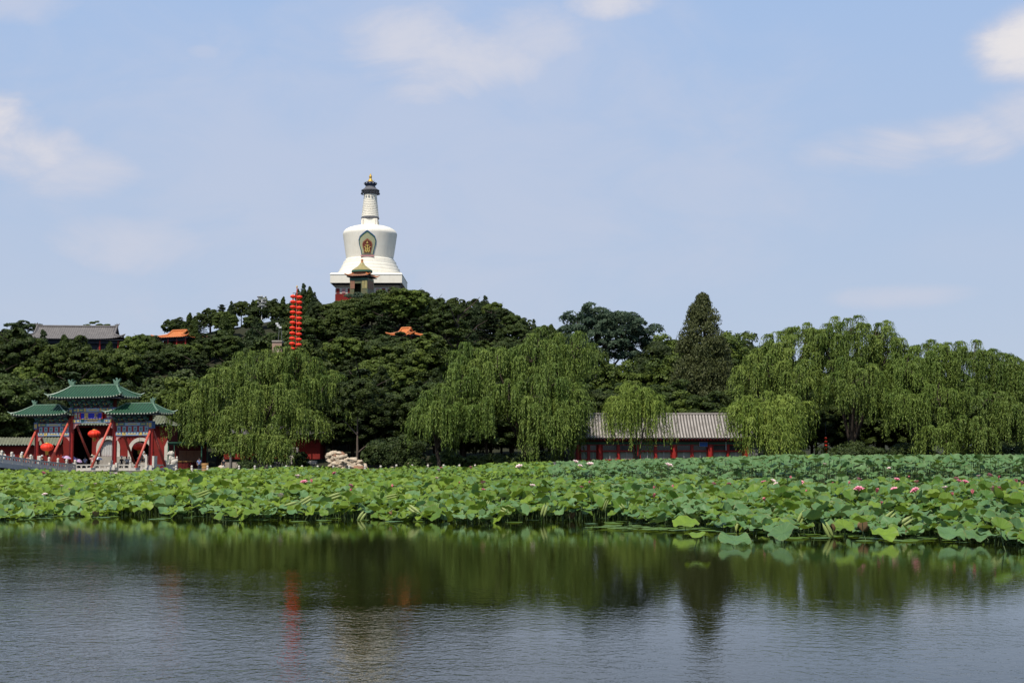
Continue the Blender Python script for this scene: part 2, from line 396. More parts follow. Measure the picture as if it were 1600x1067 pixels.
def build_paifang():
    Y0 = 180.0; A = -R(25)
    t = empty('memorial_archway', (X(145, Y0), Y0, .45), A, 'red pillared Chinese archway with three green tiled roofs and a blue name plaque', 'archway')
    g = .45; z = lambda py: Z(py, Y0) - g
    U = [-9.35, -3.52, 3.52, 9.35]
    for i, u in enumerate(U):
        inner = i in (1, 2); top = z(637) if inner else z(659)
        mb = MB(); mb.lathe([(.30, .55), (.29, top * .6), (.27, top)], 'red_paint', 18, c=(u, 0, 0)); p = mb.build('pillar', t, smooth=False)
        mb = MB(); mb.bb(u - .30, u + .30, -.30, .30, top - .9, top + .02, 'blue_paint'); mb.bb(u - .2, u + .2, -.32, .32, top - .75, top - .2, 'gold_paint'); mb.build('pillar_head', p)
        mb = MB(); mb.bb(u - .62, u + .62, -.62, .62, 0, .35, 'marble'); mb.bb(u - .48, u + .48, -.48, .48, .35, .6, 'marble')
        for s in (-1, 1): mb.bb(u + s * .55 - .16, u + s * .55 + .16, -.3, .3, .35, 1.75 if not inner else .9, 'marble')
        mb.build('pillar_base', t)
        for s in (-1, 1):
            run, zt = (4.2, z(653)) if inner else (2.9, z(674))
            mb = MB(); mb.tube((u, s * .3, zt), (u, s * run, .25), .15, .17, 'pole_red', n=12); b = mb.build('brace', t, smooth=True)
            mb = MB(); mb.bb(u - .35, u + .35, s * run - .4, s * run + .4, 0, .3, 'marble'); mb.build('foot_stone', b)
    a, b = U[1] + .28, U[2] - .28
    pb, gp, tp, bp = 'pale_blue_paint', 'gold_paint', 'teal_paint', 'blue_paint'
    painted_beam('painted_beam', t, a, b, 0, z(644), z(637), [(tp, 1), (gp, .5), (tp, 1.1), (gp, .6), (pb, 3.2), (gp, .6), (tp, 1.1), (gp, .5), (tp, 1)])
    painted_beam('painted_beam', t, a, b, 0, z(660.5), z(654), [(gp, .5), (pb, 1), (tp, .5), (pb, 3), (tp, .5), (pb, 1), (gp, .5)])
    mb = MB(); mb.bb(a, b, -.1, .1, z(654), z(644), 'red_paint')
    L = b - a
    for f0, f1 in ((.03, .10), (.13, .21), (.85, .92), (.94, .99)):
        mb.bb(a + L * f0, a + L * f1, -.13, .13, z(653), z(645), 'pale_blue_paint'); mb.bb(a + L * (f0 + .015), a + L * (f1 - .015), -.15, .15, z(651), z(647), 'gold_paint')
    mb.build('panel_row', t)
    c = (a + b) / 2 - .05
    mb = MB(); w, h0, h1 = 1.72, z(654), z(645)
    mb.box((c, -.32, (h0 + h1) / 2), (2 * w, .1, h1 - h0), 'blue_plaque')
    for s in (-1, 1):
        mb.box((c + s * (w + .09), -.33, (h0 + h1) / 2), (.18, .14, h1 - h0 + .1), 'red_paint')
        mb.box((c, -.33, (h0 + h1) / 2 + s * (h1 - h0 + .06) / 2), (2 * w, .12, .06), 'gold_paint')
    pl = mb.build('plaque', t)
    for ch, dx in (('\u96f2', -.80), ('\u5806', .85)):
        cu = bpy.data.curves.new('tmp', 'FONT'); cu.body = ch; cu.size = .70; cu.align_x = 'CENTER'; cu.align_y = 'CENTER'; cu.extrude = .02; cu.offset = .012
        o = bpy.data.objects.new('tmp', cu); COL.objects.link(o); bpy.context.view_layer.update()
        me = bpy.data.meshes.new_from_object(o.evaluated_get(bpy.context.evaluated_depsgraph_get())); bpy.data.objects.remove(o)
        me.materials.clear(); me.materials.append(MATS['gold_paint'])
        co = np.array([v.co[:] for v in me.vertices]); mid = (co.max(0) + co.min(0)) / 2
        for v in me.vertices: v.co -= Vector(mid)
        q = link('lettering', me, pl, (c + dx, -.39, (h0 + h1) / 2)); q.rotation_euler = (R(90), 0, 0)
    for s in (-1, 1):                       # carved corner boards under the beams
        for (e, dr) in ((a, 1), (b, -1)):
            pass
    def spandrel(e, dr, zt, w=1.25, h=.6):
        mb = MB(); o = [(e, zt), (e + dr * w, zt), (e + dr * w * .8, zt - h * .25), (e + dr * w * .4, zt - h * .45), (e + dr * w * .22, zt - h), (e, zt - h * 1.3)]
        mb.prism(o if dr > 0 else o[::-1], [], -.07, .07, 'shirt_pink'); mb.build('corner_board', t)
    spandrel(a, 1, z(660.7)); spandrel(b, -1, z(660.7))
    bracket_band(t, a - .3, b + .3, 0, z(636.8), z(624), 9)
    for s in (-1, 1):
        u0, u1 = sorted((s * (9.35 - .28), s * (3.52 + .28)))
        painted_beam('painted_beam', t, u0, u1, 0, z(666), z(660.5), [(gp, .4), (tp, 1), (pb, 2.4), (tp, 1), (gp, .4)])
        painted_beam('painted_beam', t, u0, u1, 0, z(681), z(675), [(pb, 1), (gp, .6), (pb, 2), (gp, .6), (pb, 1)])
        mb = MB(); mb.bb(u0, u1, -.1, .1, z(675), z(666), 'red_paint')
        for k in range(6):
            x = u0 + (u1 - u0) * (k + .5) / 6; mb.bb(x - .27, x + .27, -.14, .14, z(674.3), z(666.6), 'pale_blue_paint'); mb.bb(x - .13, x + .13, -.16, .16, z(672.5), z(668.5), 'teal_paint')
        mb.build('panel_row', t)
        bracket_band(t, u0 - .2, u1 + .2, 0, z(660.3), z(650), 7, d1=.95)
        spandrel(u0, 1, z(681.2), 1.0, .5); spandrel(u1, -1, z(681.2), 1.0, .5)
        mb = MB(); W_, D_, Wr = (4.75 if s < 0 else 4.25), 1.55, 2.1
        zf = roof_mesh(mb, W_, D_, Wr, z(648), z(632), 'green_tile', tile=.46, lift=.22, rad=.12, tip='tile_tip', gap='green_gap', sag=.1)
        rf = mb.build('roof', t, (s * (7.8 if s < 0 else 7.35), 0, 0))
        mb = MB(); hip_ridges(mb, W_, D_, Wr, z(648), z(632), zf, 1.0, .22, .10, 'green_ridge'); mb.bb(-Wr, Wr, -.12, .12, z(632), z(630), 'green_ridge'); mb.build('ridge', rf)
        mb = MB(); dragon(mb, s * Wr, z(630), s, .75); mb.build('ridge_ornament', rf)
    mb = MB(); W_, D_, Wr = 6.05, 1.9, 3.65
    zf = roof_mesh(mb, W_, D_, Wr, z(622), z(603), 'green_tile', tile=.46, lift=.32, rad=.12, tip='tile_tip', gap='green_gap', sag=.12)
    rf = mb.build('roof', t)
    mb = MB(); hip_ridges(mb, W_, D_, Wr, z(622), z(603), zf, 1.0, .32, .12, 'green_ridge'); mb.bb(-Wr, Wr, -.14, .14, z(603), z(600.5), 'green_ridge'); mb.build('ridge', rf)
    for s in (-1, 1):
        mb = MB(); dragon(mb, s * Wr, z(601), s, 1.0); mb.build('ridge_ornament', rf)

def dragon(mb, x, z, s, k=1.0, m='green_ridge'):
    """ridge-end beast: a curled fin that faces inward with horns"""
    o = [(0, -.3), (.35, -.2), (.30, .15), (.55, .42), (.62, .75), (.40, .55), (.18, .42), (.05, .72), (-.10, .80), (-.02, .45), (-.35, .42), (-.55, .62), (-.42, .25), (-.30, -.05)]
    o = [(x - s * a * k * -1, z + b * k) for a, b in o]
    if s < 0: o = o[::-1]
    mb.prism(o, [], -.13 * k, .13 * k, m)

def build_gate():
    Y0 = 197.0; g = .45; ox = X(150, Y0)
    t = empty('temple_gate', (ox, Y0, g), 0, 'red walled temple gate with arched stone doorways behind the archway', 'gate')
    x = lambda px: X(px, Y0) - ox; z = lambda py: Z(py, Y0) - g
    def arch(cx, w, zb, zt, n=12):
        r = w / 2; zs = zt - r
        return [(cx - r, zb), (cx + r, zb)] + [(cx + r * math.cos(math.pi * i / n), zs + r * math.sin(math.pi * i / n)) for i in range(n + 1)]
    cs = [(x(170.5), 2.3, z(713), z(686.5)), (x(221.5), 2.6, 0.0, z(689))]
    holes = [arch(*c) for c in cs] + [[(x(110), .0), (x(145), .0), (x(145), z(668)), (x(110), z(668))]]
    holes = [[(a, max(b, .02)) for a, b in h] for h in holes]
    mb = MB(); mb.prism([(x(100), 0), (x(262), 0), (x(262), z(665)), (x(100), z(665))], holes, -.4, .4, 'red_wall'); mb.build('wall', t)
    mb = MB(); mb.bb(x(-40), x(100) - .01, -.35, .35, 0, z(694), 'red_wall'); mb.build('wall', t)
    mb = MB(); mb.bb(x(100), x(262), 5.6, 6, 0, z(665), 'painted_interior_shade'); mb.bb(x(100), x(100) + .3, .4, 5.6, 0, z(665), 'red_dark'); mb.bb(x(262) - .3, x(262), .4, 5.6, 0, z(665), 'red_dark'); mb.build('back_wall', t)  # near-black back face paints in the shade seen through the gate openings
    for i, c in enumerate(cs):
        a = arch(c[0], c[1] + 1.0, c[2], c[3] + .5); h = arch(c[0], c[1] + .02, c[2], c[3] + .01)
        mb = MB(); mb.prism([a[1]] + a[2:] + [a[0], h[0]] + h[2:][::-1] + [h[1]], [], -.52, -.403, 'marble')
        f = mb.build('door_surround' if i else 'window_surround', t)
        mb = MB()
        if i == 0:
            mb.prism(arch(c[0], c[1] - .02, c[2] + .03, c[3] - .01), [], -.1, -.04, 'grey_marble')
            for k in range(7): mb.bb(c[0] - 1.0 + k * .33 - .03, c[0] - 1.0 + k * .33 + .03, -.16, -.1, c[2] + .1, c[3] - .35 - .09 * abs(k - 3), 'white_metal')
            mb.build('window_lattice', t)
    mb = MB(); mb.bb(x(147), x(157) , -.9, -.42, 0, z(711), 'stone_wall'); mb.bb(x(157), x(200), -.9, -.53, 0, z(713), 'stone_wall'); mb.build('plinth', t)
    mb = MB(); W = x(266) - x(98); zf = roof_mesh(mb, W / 2, 3.6, W / 2 - 2.4, z(664), z(640), 'mossy_tile', tile=.42, lift=.3, rad=.1, tip='tile_tip')
    mb.build('roof', t, ((x(266) + x(98)) / 2, 2.2, 0))
    mb = MB(); mb.prism([(x(258.5), 0), (x(263.5), 0), (x(265), z(692)), (x(263), z(688)), (x(258.5), z(698))], [], -.6, -.42, 'marble'); mb.build('corner_pier', t)
    mb = MB(); zf = roof_mesh(mb, (x(98) - x(-40)) / 2, 1.1, (x(98) - x(-40)) / 2, z(695), z(684), 'mossy_tile', tile=.42, rad=.1, tip='tile_tip', sides=False); mb.build('wall_coping', t, ((x(98) + x(-40)) / 2, 0, 0))

def build_pagoda():
    Y0 = 340.0; u = S(Y0) / 4.105                    # metres per unit of the enlarged picture
    cx = X(575.5, Y0); zz = lambda y: Z(260 + y / 4.105, Y0)
    g = 33.5
    t = empty('white_pagoda', (cx, Y0, g), 0, 'tall white bell shaped pagoda with a gilded finial on top of the hill', 'pagoda')
    L = lambda pts, m, n, nm, par=t, sm=True: (lambda mb: (mb.lathe([(r * u, zz(y) - g) for r, y in pts], m, n), mb.build(nm, par, smooth=sm))[1])(MB())
    mat('pagoda_white', (0.86, 0.81, 0.69), (0.80, 0.745, 0.62), rough=0.8, scale=0.22, stretch=(1, 1, 2.5))
    # rain streaks and patched plaster
    m = MATS['pagoda_white']; nt = m.node_tree; bs = [n for n in nt.nodes if n.type == 'BSDF_PRINCIPLED'][0]; src = bs.inputs['Base Color'].links[0].from_socket
    tc = N(nt, 'ShaderNodeTexCoord'); mp = N(nt, 'ShaderNodeMapping'); mp.inputs['Scale'].default_value = (1.3, 1.3, .10); nt.links.new(tc.outputs['Object'], mp.inputs[0])
    nz = N(nt, 'ShaderNodeTexNoise', i_Scale=1.0, i_Detail=6, i_Roughness=.7); nt.links.new(mp.outputs[0], nz.inputs['Vector'])
    r_ = N(nt, 'ShaderNodeMapRange'); r_.inputs[1].default_value = .5; r_.inputs[2].default_value = .75; r_.inputs[4].default_value = .45; nt.links.new(nz.outputs[0], r_.inputs[0])
    nt.links.new(mixc(nt, src, (.58, .53, .44), r_.outputs[0]), bs.inputs['Base Color'])
    body = L([(148, 612), (150, 600), (157, 560), (166, 500), (174, 445), (175, 436), (173, 430), (168, 420), (158, 410), (140, 400), (112, 391), (70, 385), (40, 384)], 'pagoda_white', 96, 'dome')
    L([(160, 622), (160, 606), (156, 600), (150, 598)], 'pagoda_white', 96, 'ring_moulding', sm=False)
    for k, (r, y0, y1) in enumerate([(173, 640, 616), (184, 662, 640), (196, 684, 662), (208, 712, 684)]):
        L([(r + 3, y0), (r, y0 - 3), (r - 3, y1 + 3), (r - 4, y1)], 'pagoda_white', 96, 'stepped_ring', sm=False)
    A = 0.0
    def sq(w0, w1, y0, y1, m, nm, par=t):
        mb = MB(); a, b = w0 * u, w1 * u; z0, z1 = zz(y0) - g, zz(y1) - g
        mb.add([(s1 * w, s2 * w, z) for w, z in ((a, z0), (b, z1)) for s1, s2 in ((-1, -1), (1, -1), (1, 1), (-1, 1))], [(3, 2, 1, 0), (4, 5, 6, 7)] + [(i, (i + 1) % 4, 4 + (i + 1) % 4, 4 + i) for i in range(4)], m)
        o = mb.build(nm, par); o.rotation_euler = (0, 0, A if par is t else 0); return o
    sq(226, 226, 774, 722, 'pagoda_white', 'terrace'); sq(229, 222, 722, 711, 'pagoda_white', 'terrace_edge')
    sq(212, 220, 786, 775, 'dark_metal', 'painted_eave_shade'); sq(190, 208, 800, 787, 'marble', 'carved_base')  # dark strip's colour stands in for the shade under the terrace slab
    cb = sq(194, 192, 838, 801, 'marble', 'carved_base')
    mb = MB()
    for s in (-1, 1):
        for k in range(-5, 6):
            c = k * 36 * u
            for s_, (p, d) in ((s, ((c, s * 194 * u), (.76, .2))), (s, ((s * 194 * u, c), (.2, .76)))):
                mb = MB(); mb.box((*p, (zz(834) + zz(806)) / 2 - g), (*d, zz(806) - zz(834)), 'red_wall' if k % 2 else 'shirt_pink'); mb.build('carved_panel', cb)
    sq(197, 197, 960, 840, 'red_wall', 'lower_wall')
    # neck and thirteen rings
    o = sq(52, 50, 386, 342, 'pagoda_white', 'neck')
    for s in (-1, 1):
        for q in (-1, 1):
            for c, d in (((s * 40 * u, q * 52 * u), (8 * u, 3 * u, 30 * u)), ((q * 52 * u, s * 40 * u), (3 * u, 8 * u, 30 * u))):
                mb = MB(); mb.box((*c, (zz(380) + zz(346)) / 2 - g), d, 'marble'); mb.build('neck_pilaster', o)
    L([(50, 343), (58, 339), (59, 332), (55, 327)], 'canopy_grey', 40, 'carved_ring', sm=False)
    prof = []
    for k in range(13):
        y = 327 - k * 11.2; r = 55.5 - k * 1.15
        prof += [(r - 2.5, y), (r, y - 2), (r, y - 8), (r - 2.5, y - 10)]
    L(prof, 'pagoda_white', 48, 'ringed_spire', sm=False)
    L([(36, 186), (58, 160), (59, 155), (40, 143), (32, 132), (30, 128)], 'canopy_grey', 48, 'canopy', sm=False)
    cn = L([(28, 130), (40, 117), (43, 108), (38, 105), (20, 104)], 'canopy_blue', 48, 'canopy', sm=False)
    for k in range(18):
        mb = MB(); a = 2 * math.pi * k / 18; x, y = 57 * u * math.cos(a), 57 * u * math.sin(a)
        mb.tube((x, y, zz(158) - g), (x, y, zz(168) - g), .035, .035, 'dark_metal', n=5); mb.lathe([(.22, 0), (.17, .25), (.06, .4)], 'dark_metal', 8, c=(x, y, zz(180) - g)); mb.build('hanging_bell', t)
    for k in range(12):
        mb = MB(); a = 2 * math.pi * k / 12; mb.sphere((41 * u * math.cos(a), 41 * u * math.sin(a), zz(113) - g), .13, 'white_metal', 6, 4); mb.build('canopy_stud', cn)
    f = L([(20, 106), (22, 100), (13, 90), (11, 84), (7, 80), (8, 76), (10, 68), (8, 60), (4, 56), (5, 52), (2, 48)], 'gold', 24, 'finial')
    mb = MB(); mb.prism([(a * u, zz(y) - g) for a, y in ((-14, 104), (14, 104), (27, 90), (21, 98), (10, 98), (0, 84), (-10, 98), (-21, 98), (-27, 90))][::-1], [], -.12, .12, 'gold'); mb.build('crescent', f)
    # niche on the dome, bent to the wall's curve
    def shield(sc, sh=0):
        pts = [(-38, 0), (38, 0), (44, 30), (55, 68), (58, 95), (50, 118), (34, 132), (20, 142), (10, 150), (0, 155), (-10, 150), (-20, 142), (-34, 132), (-50, 118), (-58, 95), (-55, 68), (-44, 30)]
        return [(a * sc, 6 + sh + (b - 0) * sc) for a, b in pts]
    def bent(mb, loop_out, loop_in, off, m):
        """ring (or filled cap) following the conical dome"""
        def pt(a, b, o):
            y = 597 - b; r = 150 + (612 - y) / 172 * 25 + o; th = A - math.pi / 2 + a / r
            return (r * u * math.cos(th), r * u * math.sin(th), zz(y) - g)
        n = len(loop_out); inner = loop_in or [(0, sum(b for _, b in loop_out) / n)] * n
        K = 5; vs = []
        for k in range(K + 1):
            for i in range(n):
                f_ = k / K; vs.append(pt(loop_out[i][0] * (1 - f_) + inner[i][0] * f_, loop_out[i][1] * (1 - f_) + inner[i][1] * f_, off))
        rim = [pt(a, b, -6) for a, b in loop_out]
        o = len(vs); vs += rim
        fs = [(k * n + i, k * n + (i + 1) % n, (k + 1) * n + (i + 1) % n, (k + 1) * n + i) for k in range(K) for i in range(n)]
        fs += [(i, o + i, o + (i + 1) % n, (i + 1) % n) for i in range(n)]
        mb.add(vs, fs, m)
    s0, s1, s2, s3, s4 = shield(1), shield(.95, 2), shield(.88, 5), shield(.56, 16), shield(.48, 19)
    mb = MB(); bent(mb, s0, s1, 3.5, 'blue_paint'); bent(mb, s1, s2, 2.6, 'green_paint'); bent(mb, s2, s3, 1.8, 'nichefield'); bent(mb, s3, s4, 4.2, 'niche_frame'); bent(mb, s4, None, 2.4, 'nichered')
    fr = mb.build('niche', body)
    mb = MB(); rr = lambda a, b, o: (((150 + (b + 15) / 172 * 25 + o) * u) * math.cos(A - math.pi / 2 + a / (160)), ((150 + (b + 15) / 172 * 25 + o) * u) * math.sin(A - math.pi / 2 + a / 160), zz(597 - b) - g)
    for a, b, w, h in ((0, 52, 5, 46), (-12, 44, 4, 34), (12, 44, 4, 34), (-18, 56, 6, 4), (18, 56, 6, 4), (0, 34, 34, 4), (0, 46, 30, 4), (0, 80, 12, 4), (0, 88, 6, 8), (-8, 66, 10, 4), (8, 66, 10, 4), (0, 27, 26, 5)):
        mb.box(rr(a, b, 4.5), (w * u, .14, h * u), 'gold_paint', rz=A)
    mb.build('gilded_emblem', fr)
    mb = MB(); mb.box(rr(0, 2, 4), (84 * u, .35, 9 * u), 'shirt_pink', rz=A); mb.build('niche_sill', fr)
    # low parapet wall and stair under the pagoda
    t2 = empty('hill_stairway', (X(549, 318), 318, Z(524, 318)), 0, 'stone ramp stair climbing out of the trees below the pagoda', 'stairway')
    k = S(318); mb = MB(); h = Z(492, 318) - Z(524, 318)
    mb.add([(-3.2 * k, 0, -2), (5 * k, 0, -2), (8.5 * k, 4.5, h), (2.5 * k, 4.5, h), (-3.2 * k, 6, -2), (5 * k, 6, -2), (8.5 * k, 6, h), (2.5 * k, 6, h)], [(0, 1, 2, 3), (4, 7, 6, 5), (0, 3, 7, 4), (1, 5, 6, 2), (3, 2, 6, 7), (0, 4, 5, 1)], 'brick_ramp')
    mb.build('ramp', t2)
    for s0_, s1_ in ((-3.2, 2.5), (5, 8.5)):
        mb = MB()
        for q in range(9):
            f = q / 8; x = (s0_ + (s1_ - s0_) * f) * k; mb.box((x, 4.5 * f, -2 + (h + 2) * f + .35), (.16, .16, .9), 'marble')
        mb.tube((s0_ * k, 0, -1.6), (s1_ * k, 4.5, h + .5), .07, .07, 'marble', n=6); mb.build('handrail', t2)

def build_small_hall():
    """little two-tier hall in front of the pagoda"""
    Y0 = 322.0; u = S(Y0) / 4.105; g = 33.0; cx = X(480 + 342 / 4.105, Y0)
    t = empty('hilltop_shrine', (cx, Y0, g), -R(14), 'small glazed shrine with a round gold roof in front of the white pagoda', 'shrine')
    z = lambda y: Z(260 + y / 4.105, Y0) - g
    hw = 60 * u
    mb = MB(); W = hw
    door = [(-25 * u - .2, z(815)), (22 * u - .2, z(815)), (22 * u - .2, z(757)), (-25 * u - .2, z(757))]
    mb.prism([(-W, z(840)), (W, z(840)), (W, z(722)), (-W, z(722))], [door], -W, -W + .3, 'shrine_wall')
    mb.bb(-W, -W + .3, -W + .3, W, z(840), z(722), 'shrine_wall'); mb.bb(W - .3, W, -W + .3, W, z(840), z(722), 'shrine_wall'); mb.bb(-W + .3, W - .3, W - .3, W, z(840), z(722), 'shrine_wall')
    wl = mb.build('wall', t)
    mb = MB()
    for x0, x1 in ((-.93, -.45), (.40, .60), (.66, .94)):
        mb.bb(x0 * W, x1 * W, -W - .06, -W - .003, z(790), z(738), 'brown_tile' if x0 < 0 else 'gold_tile')
    for y0 in (-.8, -.2, .4): mb.bb(W + .003, W + .06, y0 * W, (y0 + .4) * W, z(790), z(738), 'brown_tile')
    mb.bb(-W - .05, W + .05, -W - .05, -W - .004, z(736), z(724), 'green_paint')
    mb.build('glazed_panel', wl)
    mb = MB(); zf = roof_mesh(mb, hw + .75, hw + .75, hw - .7, z(712), z(690), 'brown_tile', tile=.4, lift=.35, rad=.08, sag=.1, Dr=hw - .7)
    r1 = mb.build('lower_roof', t)
    mb = MB(); hip_ridges(mb, hw + .75, hw + .75, hw - .7, z(712), z(690), zf, 1, .35, .14, 'orange_tile', Dr=hw - .7); mb.build('ridge', r1)
    mb = MB(); mb.lathe([(52 * u, z(692)), (52 * u, z(678))], 'brown_tile', 24); mb.build('drum', t)
    mb = MB(); mb.lathe([(30 * u, z(684)), (64 * u, z(682)), (66 * u, z(668)), (52 * u, z(658)), (34 * u, z(646)), (18 * u, z(632)), (9 * u, z(618)), (6 * u, z(610)), (7 * u, z(606)), (3 * u, z(600))], 'gold_tile', 48); r2 = mb.build('round_roof', t)
    mb = MB(); mb.lathe([(67 * u, z(682)), (68 * u, z(679)), (67 * u, z(672))], 'green_paint', 48); mb.build('eave_ring', r2)
    mb = MB(); mb.lathe([(10 * u, z(616)), (5 * u, z(608)), (8 * u, z(602)), (7 * u, z(598)), (1 * u, z(594))], 'orange_tile', 16); mb.build('finial', r2)

def build_gable_pavilion(name, label, cat, px0, px1, pr0, pr1, pyr, pye, Y0, rz, m, edge, vg=.5, wall='red_wall', wall_h=3.0, depth=4.2, tile=.45, group=None, chiwen=True, lift=.7):
    """hall with a hip-and-gable roof"""
    k = S(Y0); cx = X((px0 + px1) / 2, Y0); zr, ze = Z(pyr, Y0), Z(pye, Y0)
    g = ze - wall_h - .3
    t = empty(name, (cx, Y0, g), rz, label, cat, group)
    W = (px1 - px0) / 2 * k / math.cos(rz); Wr = (pr1 - pr0) / 2 * k / math.cos(rz)
    mb = MB(); zf = roof_mesh(mb, W, depth, Wr, ze - g, zr - g, m, tile=tile, vg=vg, lift=lift, rad=.1, sag=.3)
    dv = depth * (1 - vg) * .97
    for s in (-1, 1):
        o = [(-dv, 0), (dv, 0), (0, zf(1) - zf(vg))]
        mb.add([(s * (Wr - .25), a, zf(vg) + b) for a, b in o] + [(s * (Wr - .45), a, zf(vg) + b) for a, b in o], [(0, 1, 2), (5, 4, 3), (0, 3, 4, 1), (1, 4, 5, 2), (2, 5, 3, 0)], 'green_paint' if edge == 'orange_tile' else wall)
    rf = mb.build('roof', t)
    mb = MB(); hip_ridges(mb, W, depth, Wr, ze - g, zr - g, zf, vg, lift, .2, edge); mb.tube((-Wr, 0, zf(1) + .15), (Wr, 0, zf(1) + .15), .22, .22, edge, n=8); mb.build('ridge', rf)
    if chiwen:
        for s in (-1, 1): mb = MB(); dragon(mb, s * Wr, zf(1) + .2, s, .85, edge); mb.build('ridge_ornament', rf)
    mb = MB(); a, b = W - 1.7, depth - 1.5
    mb.bb(-a, a, -b, b, -.8, wall_h * .97, wall); mb.build('wall', t)
    n = max(3, int(a / 1.6))
    for i in range(n + 1):
        x = -a - .5 + (2 * a + 1.0) * i / n
        mb = MB(); mb.tube((x, -b - .6, -.8), (x, -b - .6, wall_h * 1.05), .18, .18, 'red_paint', n=8); mb.build('column', t)
    mb = MB(); mb.bb(-a - .7, a + .7, -b - .72, -b - .48, wall_h * .88, wall_h * 1.02, 'bracket_dark'); mb.build('beam', t)
    return t

def build_waterside():
    Y0 = 170.0; g = .45; k = S(Y0); ox = X(1037, Y0); x = lambda px: X(px, Y0) - ox; z = lambda py: Z(py, Y0) - g
    t = empty('waterside_hall', (ox, Y0, g), 0, 'long low red waterside hall with a pale grey tiled roof', 'hall')
    mb = MB(); W = (x(1184) - x(893)) / 2
    zf = roof_mesh(mb, W, 4.0, W, z(685), z(645.5), 'grey_tile', tile=.375, rad=.11, sides=False, sag=.18, gap='grey_tile_gap')
    rf = mb.build('roof', t, ((x(1184) + x(893)) / 2, 3.2, 0))
    mb = MB(); mb.bb(-W, W, -.25, .25, z(645.5) - .05, z(643.6), 'grey_tile'); mb.build('ridge', rf)
    mb = MB(); n = int(2 * W / .375)
    for i in range(n): mb.tube((-W + (i + .5) * .375, -4.1, z(687.2)), (-W + (i + .5) * .375, -3.3, z(685)), .07, .07, 'red_dark', n=6)
    mb.build('rafter_ends', rf)
    yf = 0.25
    mb = MB(); mb.bb(x(900), x(1176), yf + .5, yf + .7, -.1, z(690), 'red_dark'); mb.bb(x(900), x(900) + .2, yf + .7, 6, -.1, z(688), 'red_dark'); mb.bb(x(1176) - .2, x(1176), yf + .7, 6, -.1, z(688), 'red_dark'); mb.bb(x(900), x(1176), 6, 6.2, -.1, z(688), 'red_dark'); mb.build('wall', t)
    mb = MB(); mb.bb(x(898), x(1178), yf - .05, yf + .12, z(694), z(690.5), 'green_paint'); mb.bb(x(898), x(1178), yf - .02, yf + .1, z(690.3), z(686), 'red_dark'); mb.build('lintel', t)
    mb = MB(); mb.bb(x(898), x(1178), yf - .1, yf + .2, z(721.5), z(718.6), 'red_paint'); mb.bb(x(898), x(1178), yf, yf + .15, -.3, z(721.6), 'red_wall'); mb.build('sill_beam', t)
    mb = MB(); mb.bb(x(1168), x(1184), yf - .3, yf + .3, -.2, z(688), 'grey_pillar'); mb.build('end_pier', t)
    cols = [881 + 0, 937, 996, 1053.5, 1110, 1166]
    cols[0] = 903
    for c in cols:
        mb = MB(); w = .30 if c in (1053.5, 1110, 1166, 937) else .2
        mb.lathe([(w, -.2), (w * .95, z(694.2))], 'red_paint', 14, c=(x(c), yf - .15, 0)); mb.build('column', t)
    for a, b in zip(cols[:-1], cols[1:]):
        m = (a + b) / 2
        for p0, p1 in ((a + 4.2, m - 1.3), (m + 1.3, b - 4.2)):
            X0, X1 = x(p0), x(p1); zt, zm, zb = z(694.2), z(704.5), z(718.4)
            mb = MB(); fr = .09
            mb.prism([(X0, zb), (X1, zb), (X1, zt), (X0, zt)], [[(X0 + fr, zb + fr), (X1 - fr, zb + fr), (X1 - fr, zm - .1), (X0 + fr, zm - .1)], [(X0 + fr, zm + .1), (X1 - fr, zm + .1), (X1 - fr, zt - fr), (X0 + fr, zt - fr)]], yf + .05, yf + .2, 'red_paint')
            w_ = mb.build('window', t)
            mb = MB(); mb.bb(X0 + fr, X1 - fr, yf + .3, yf + .33, zb + fr, zm - .1, 'curtain'); mb.build('curtain', w_)
            mb = MB(); mb.bb(X0 + fr, X1 - fr, yf + .24, yf + .26, zm + .1, zt - fr, 'window_glass')
            mb.bb((X0 + X1) / 2 - .02, (X0 + X1) / 2 + .02, yf + .1, yf + .15, zb + fr, zm - .1, 'white_metal'); mb.build('pane', w_)
        mb = MB(); mb.bb(x(m) - .1, x(m) + .1, yf - .03, yf + .18, -.2, z(694.2), 'red_paint'); mb.build('mullion', t)
    mb = MB(); mb.box((x(1099.5), yf - .18, z(694)), (12 * k, .08, 6.5 * k), 'sign_blue'); mb.box((x(1099.5), yf - .14, z(694)), (12.8 * k, .06, 7.2 * k), 'white_metal')
    tag(mb.build('notice_board', loc=(ox, Y0, g)), 'small blue board fixed above a window of the waterside hall', 'sign')
    mb = MB(); mb.box((x(1134.8), yf - .05, z(697)), (1.2 * k, .05, 12 * k), 'white_metal'); mb.box((x(1134.8), yf - .05, z(690.8)), (1.8 * k, .08, .08), 'white_metal')
    tag(mb.build('light_tube', loc=(ox, Y0, g)), 'white upright light tube beside a hall window', 'lamp')

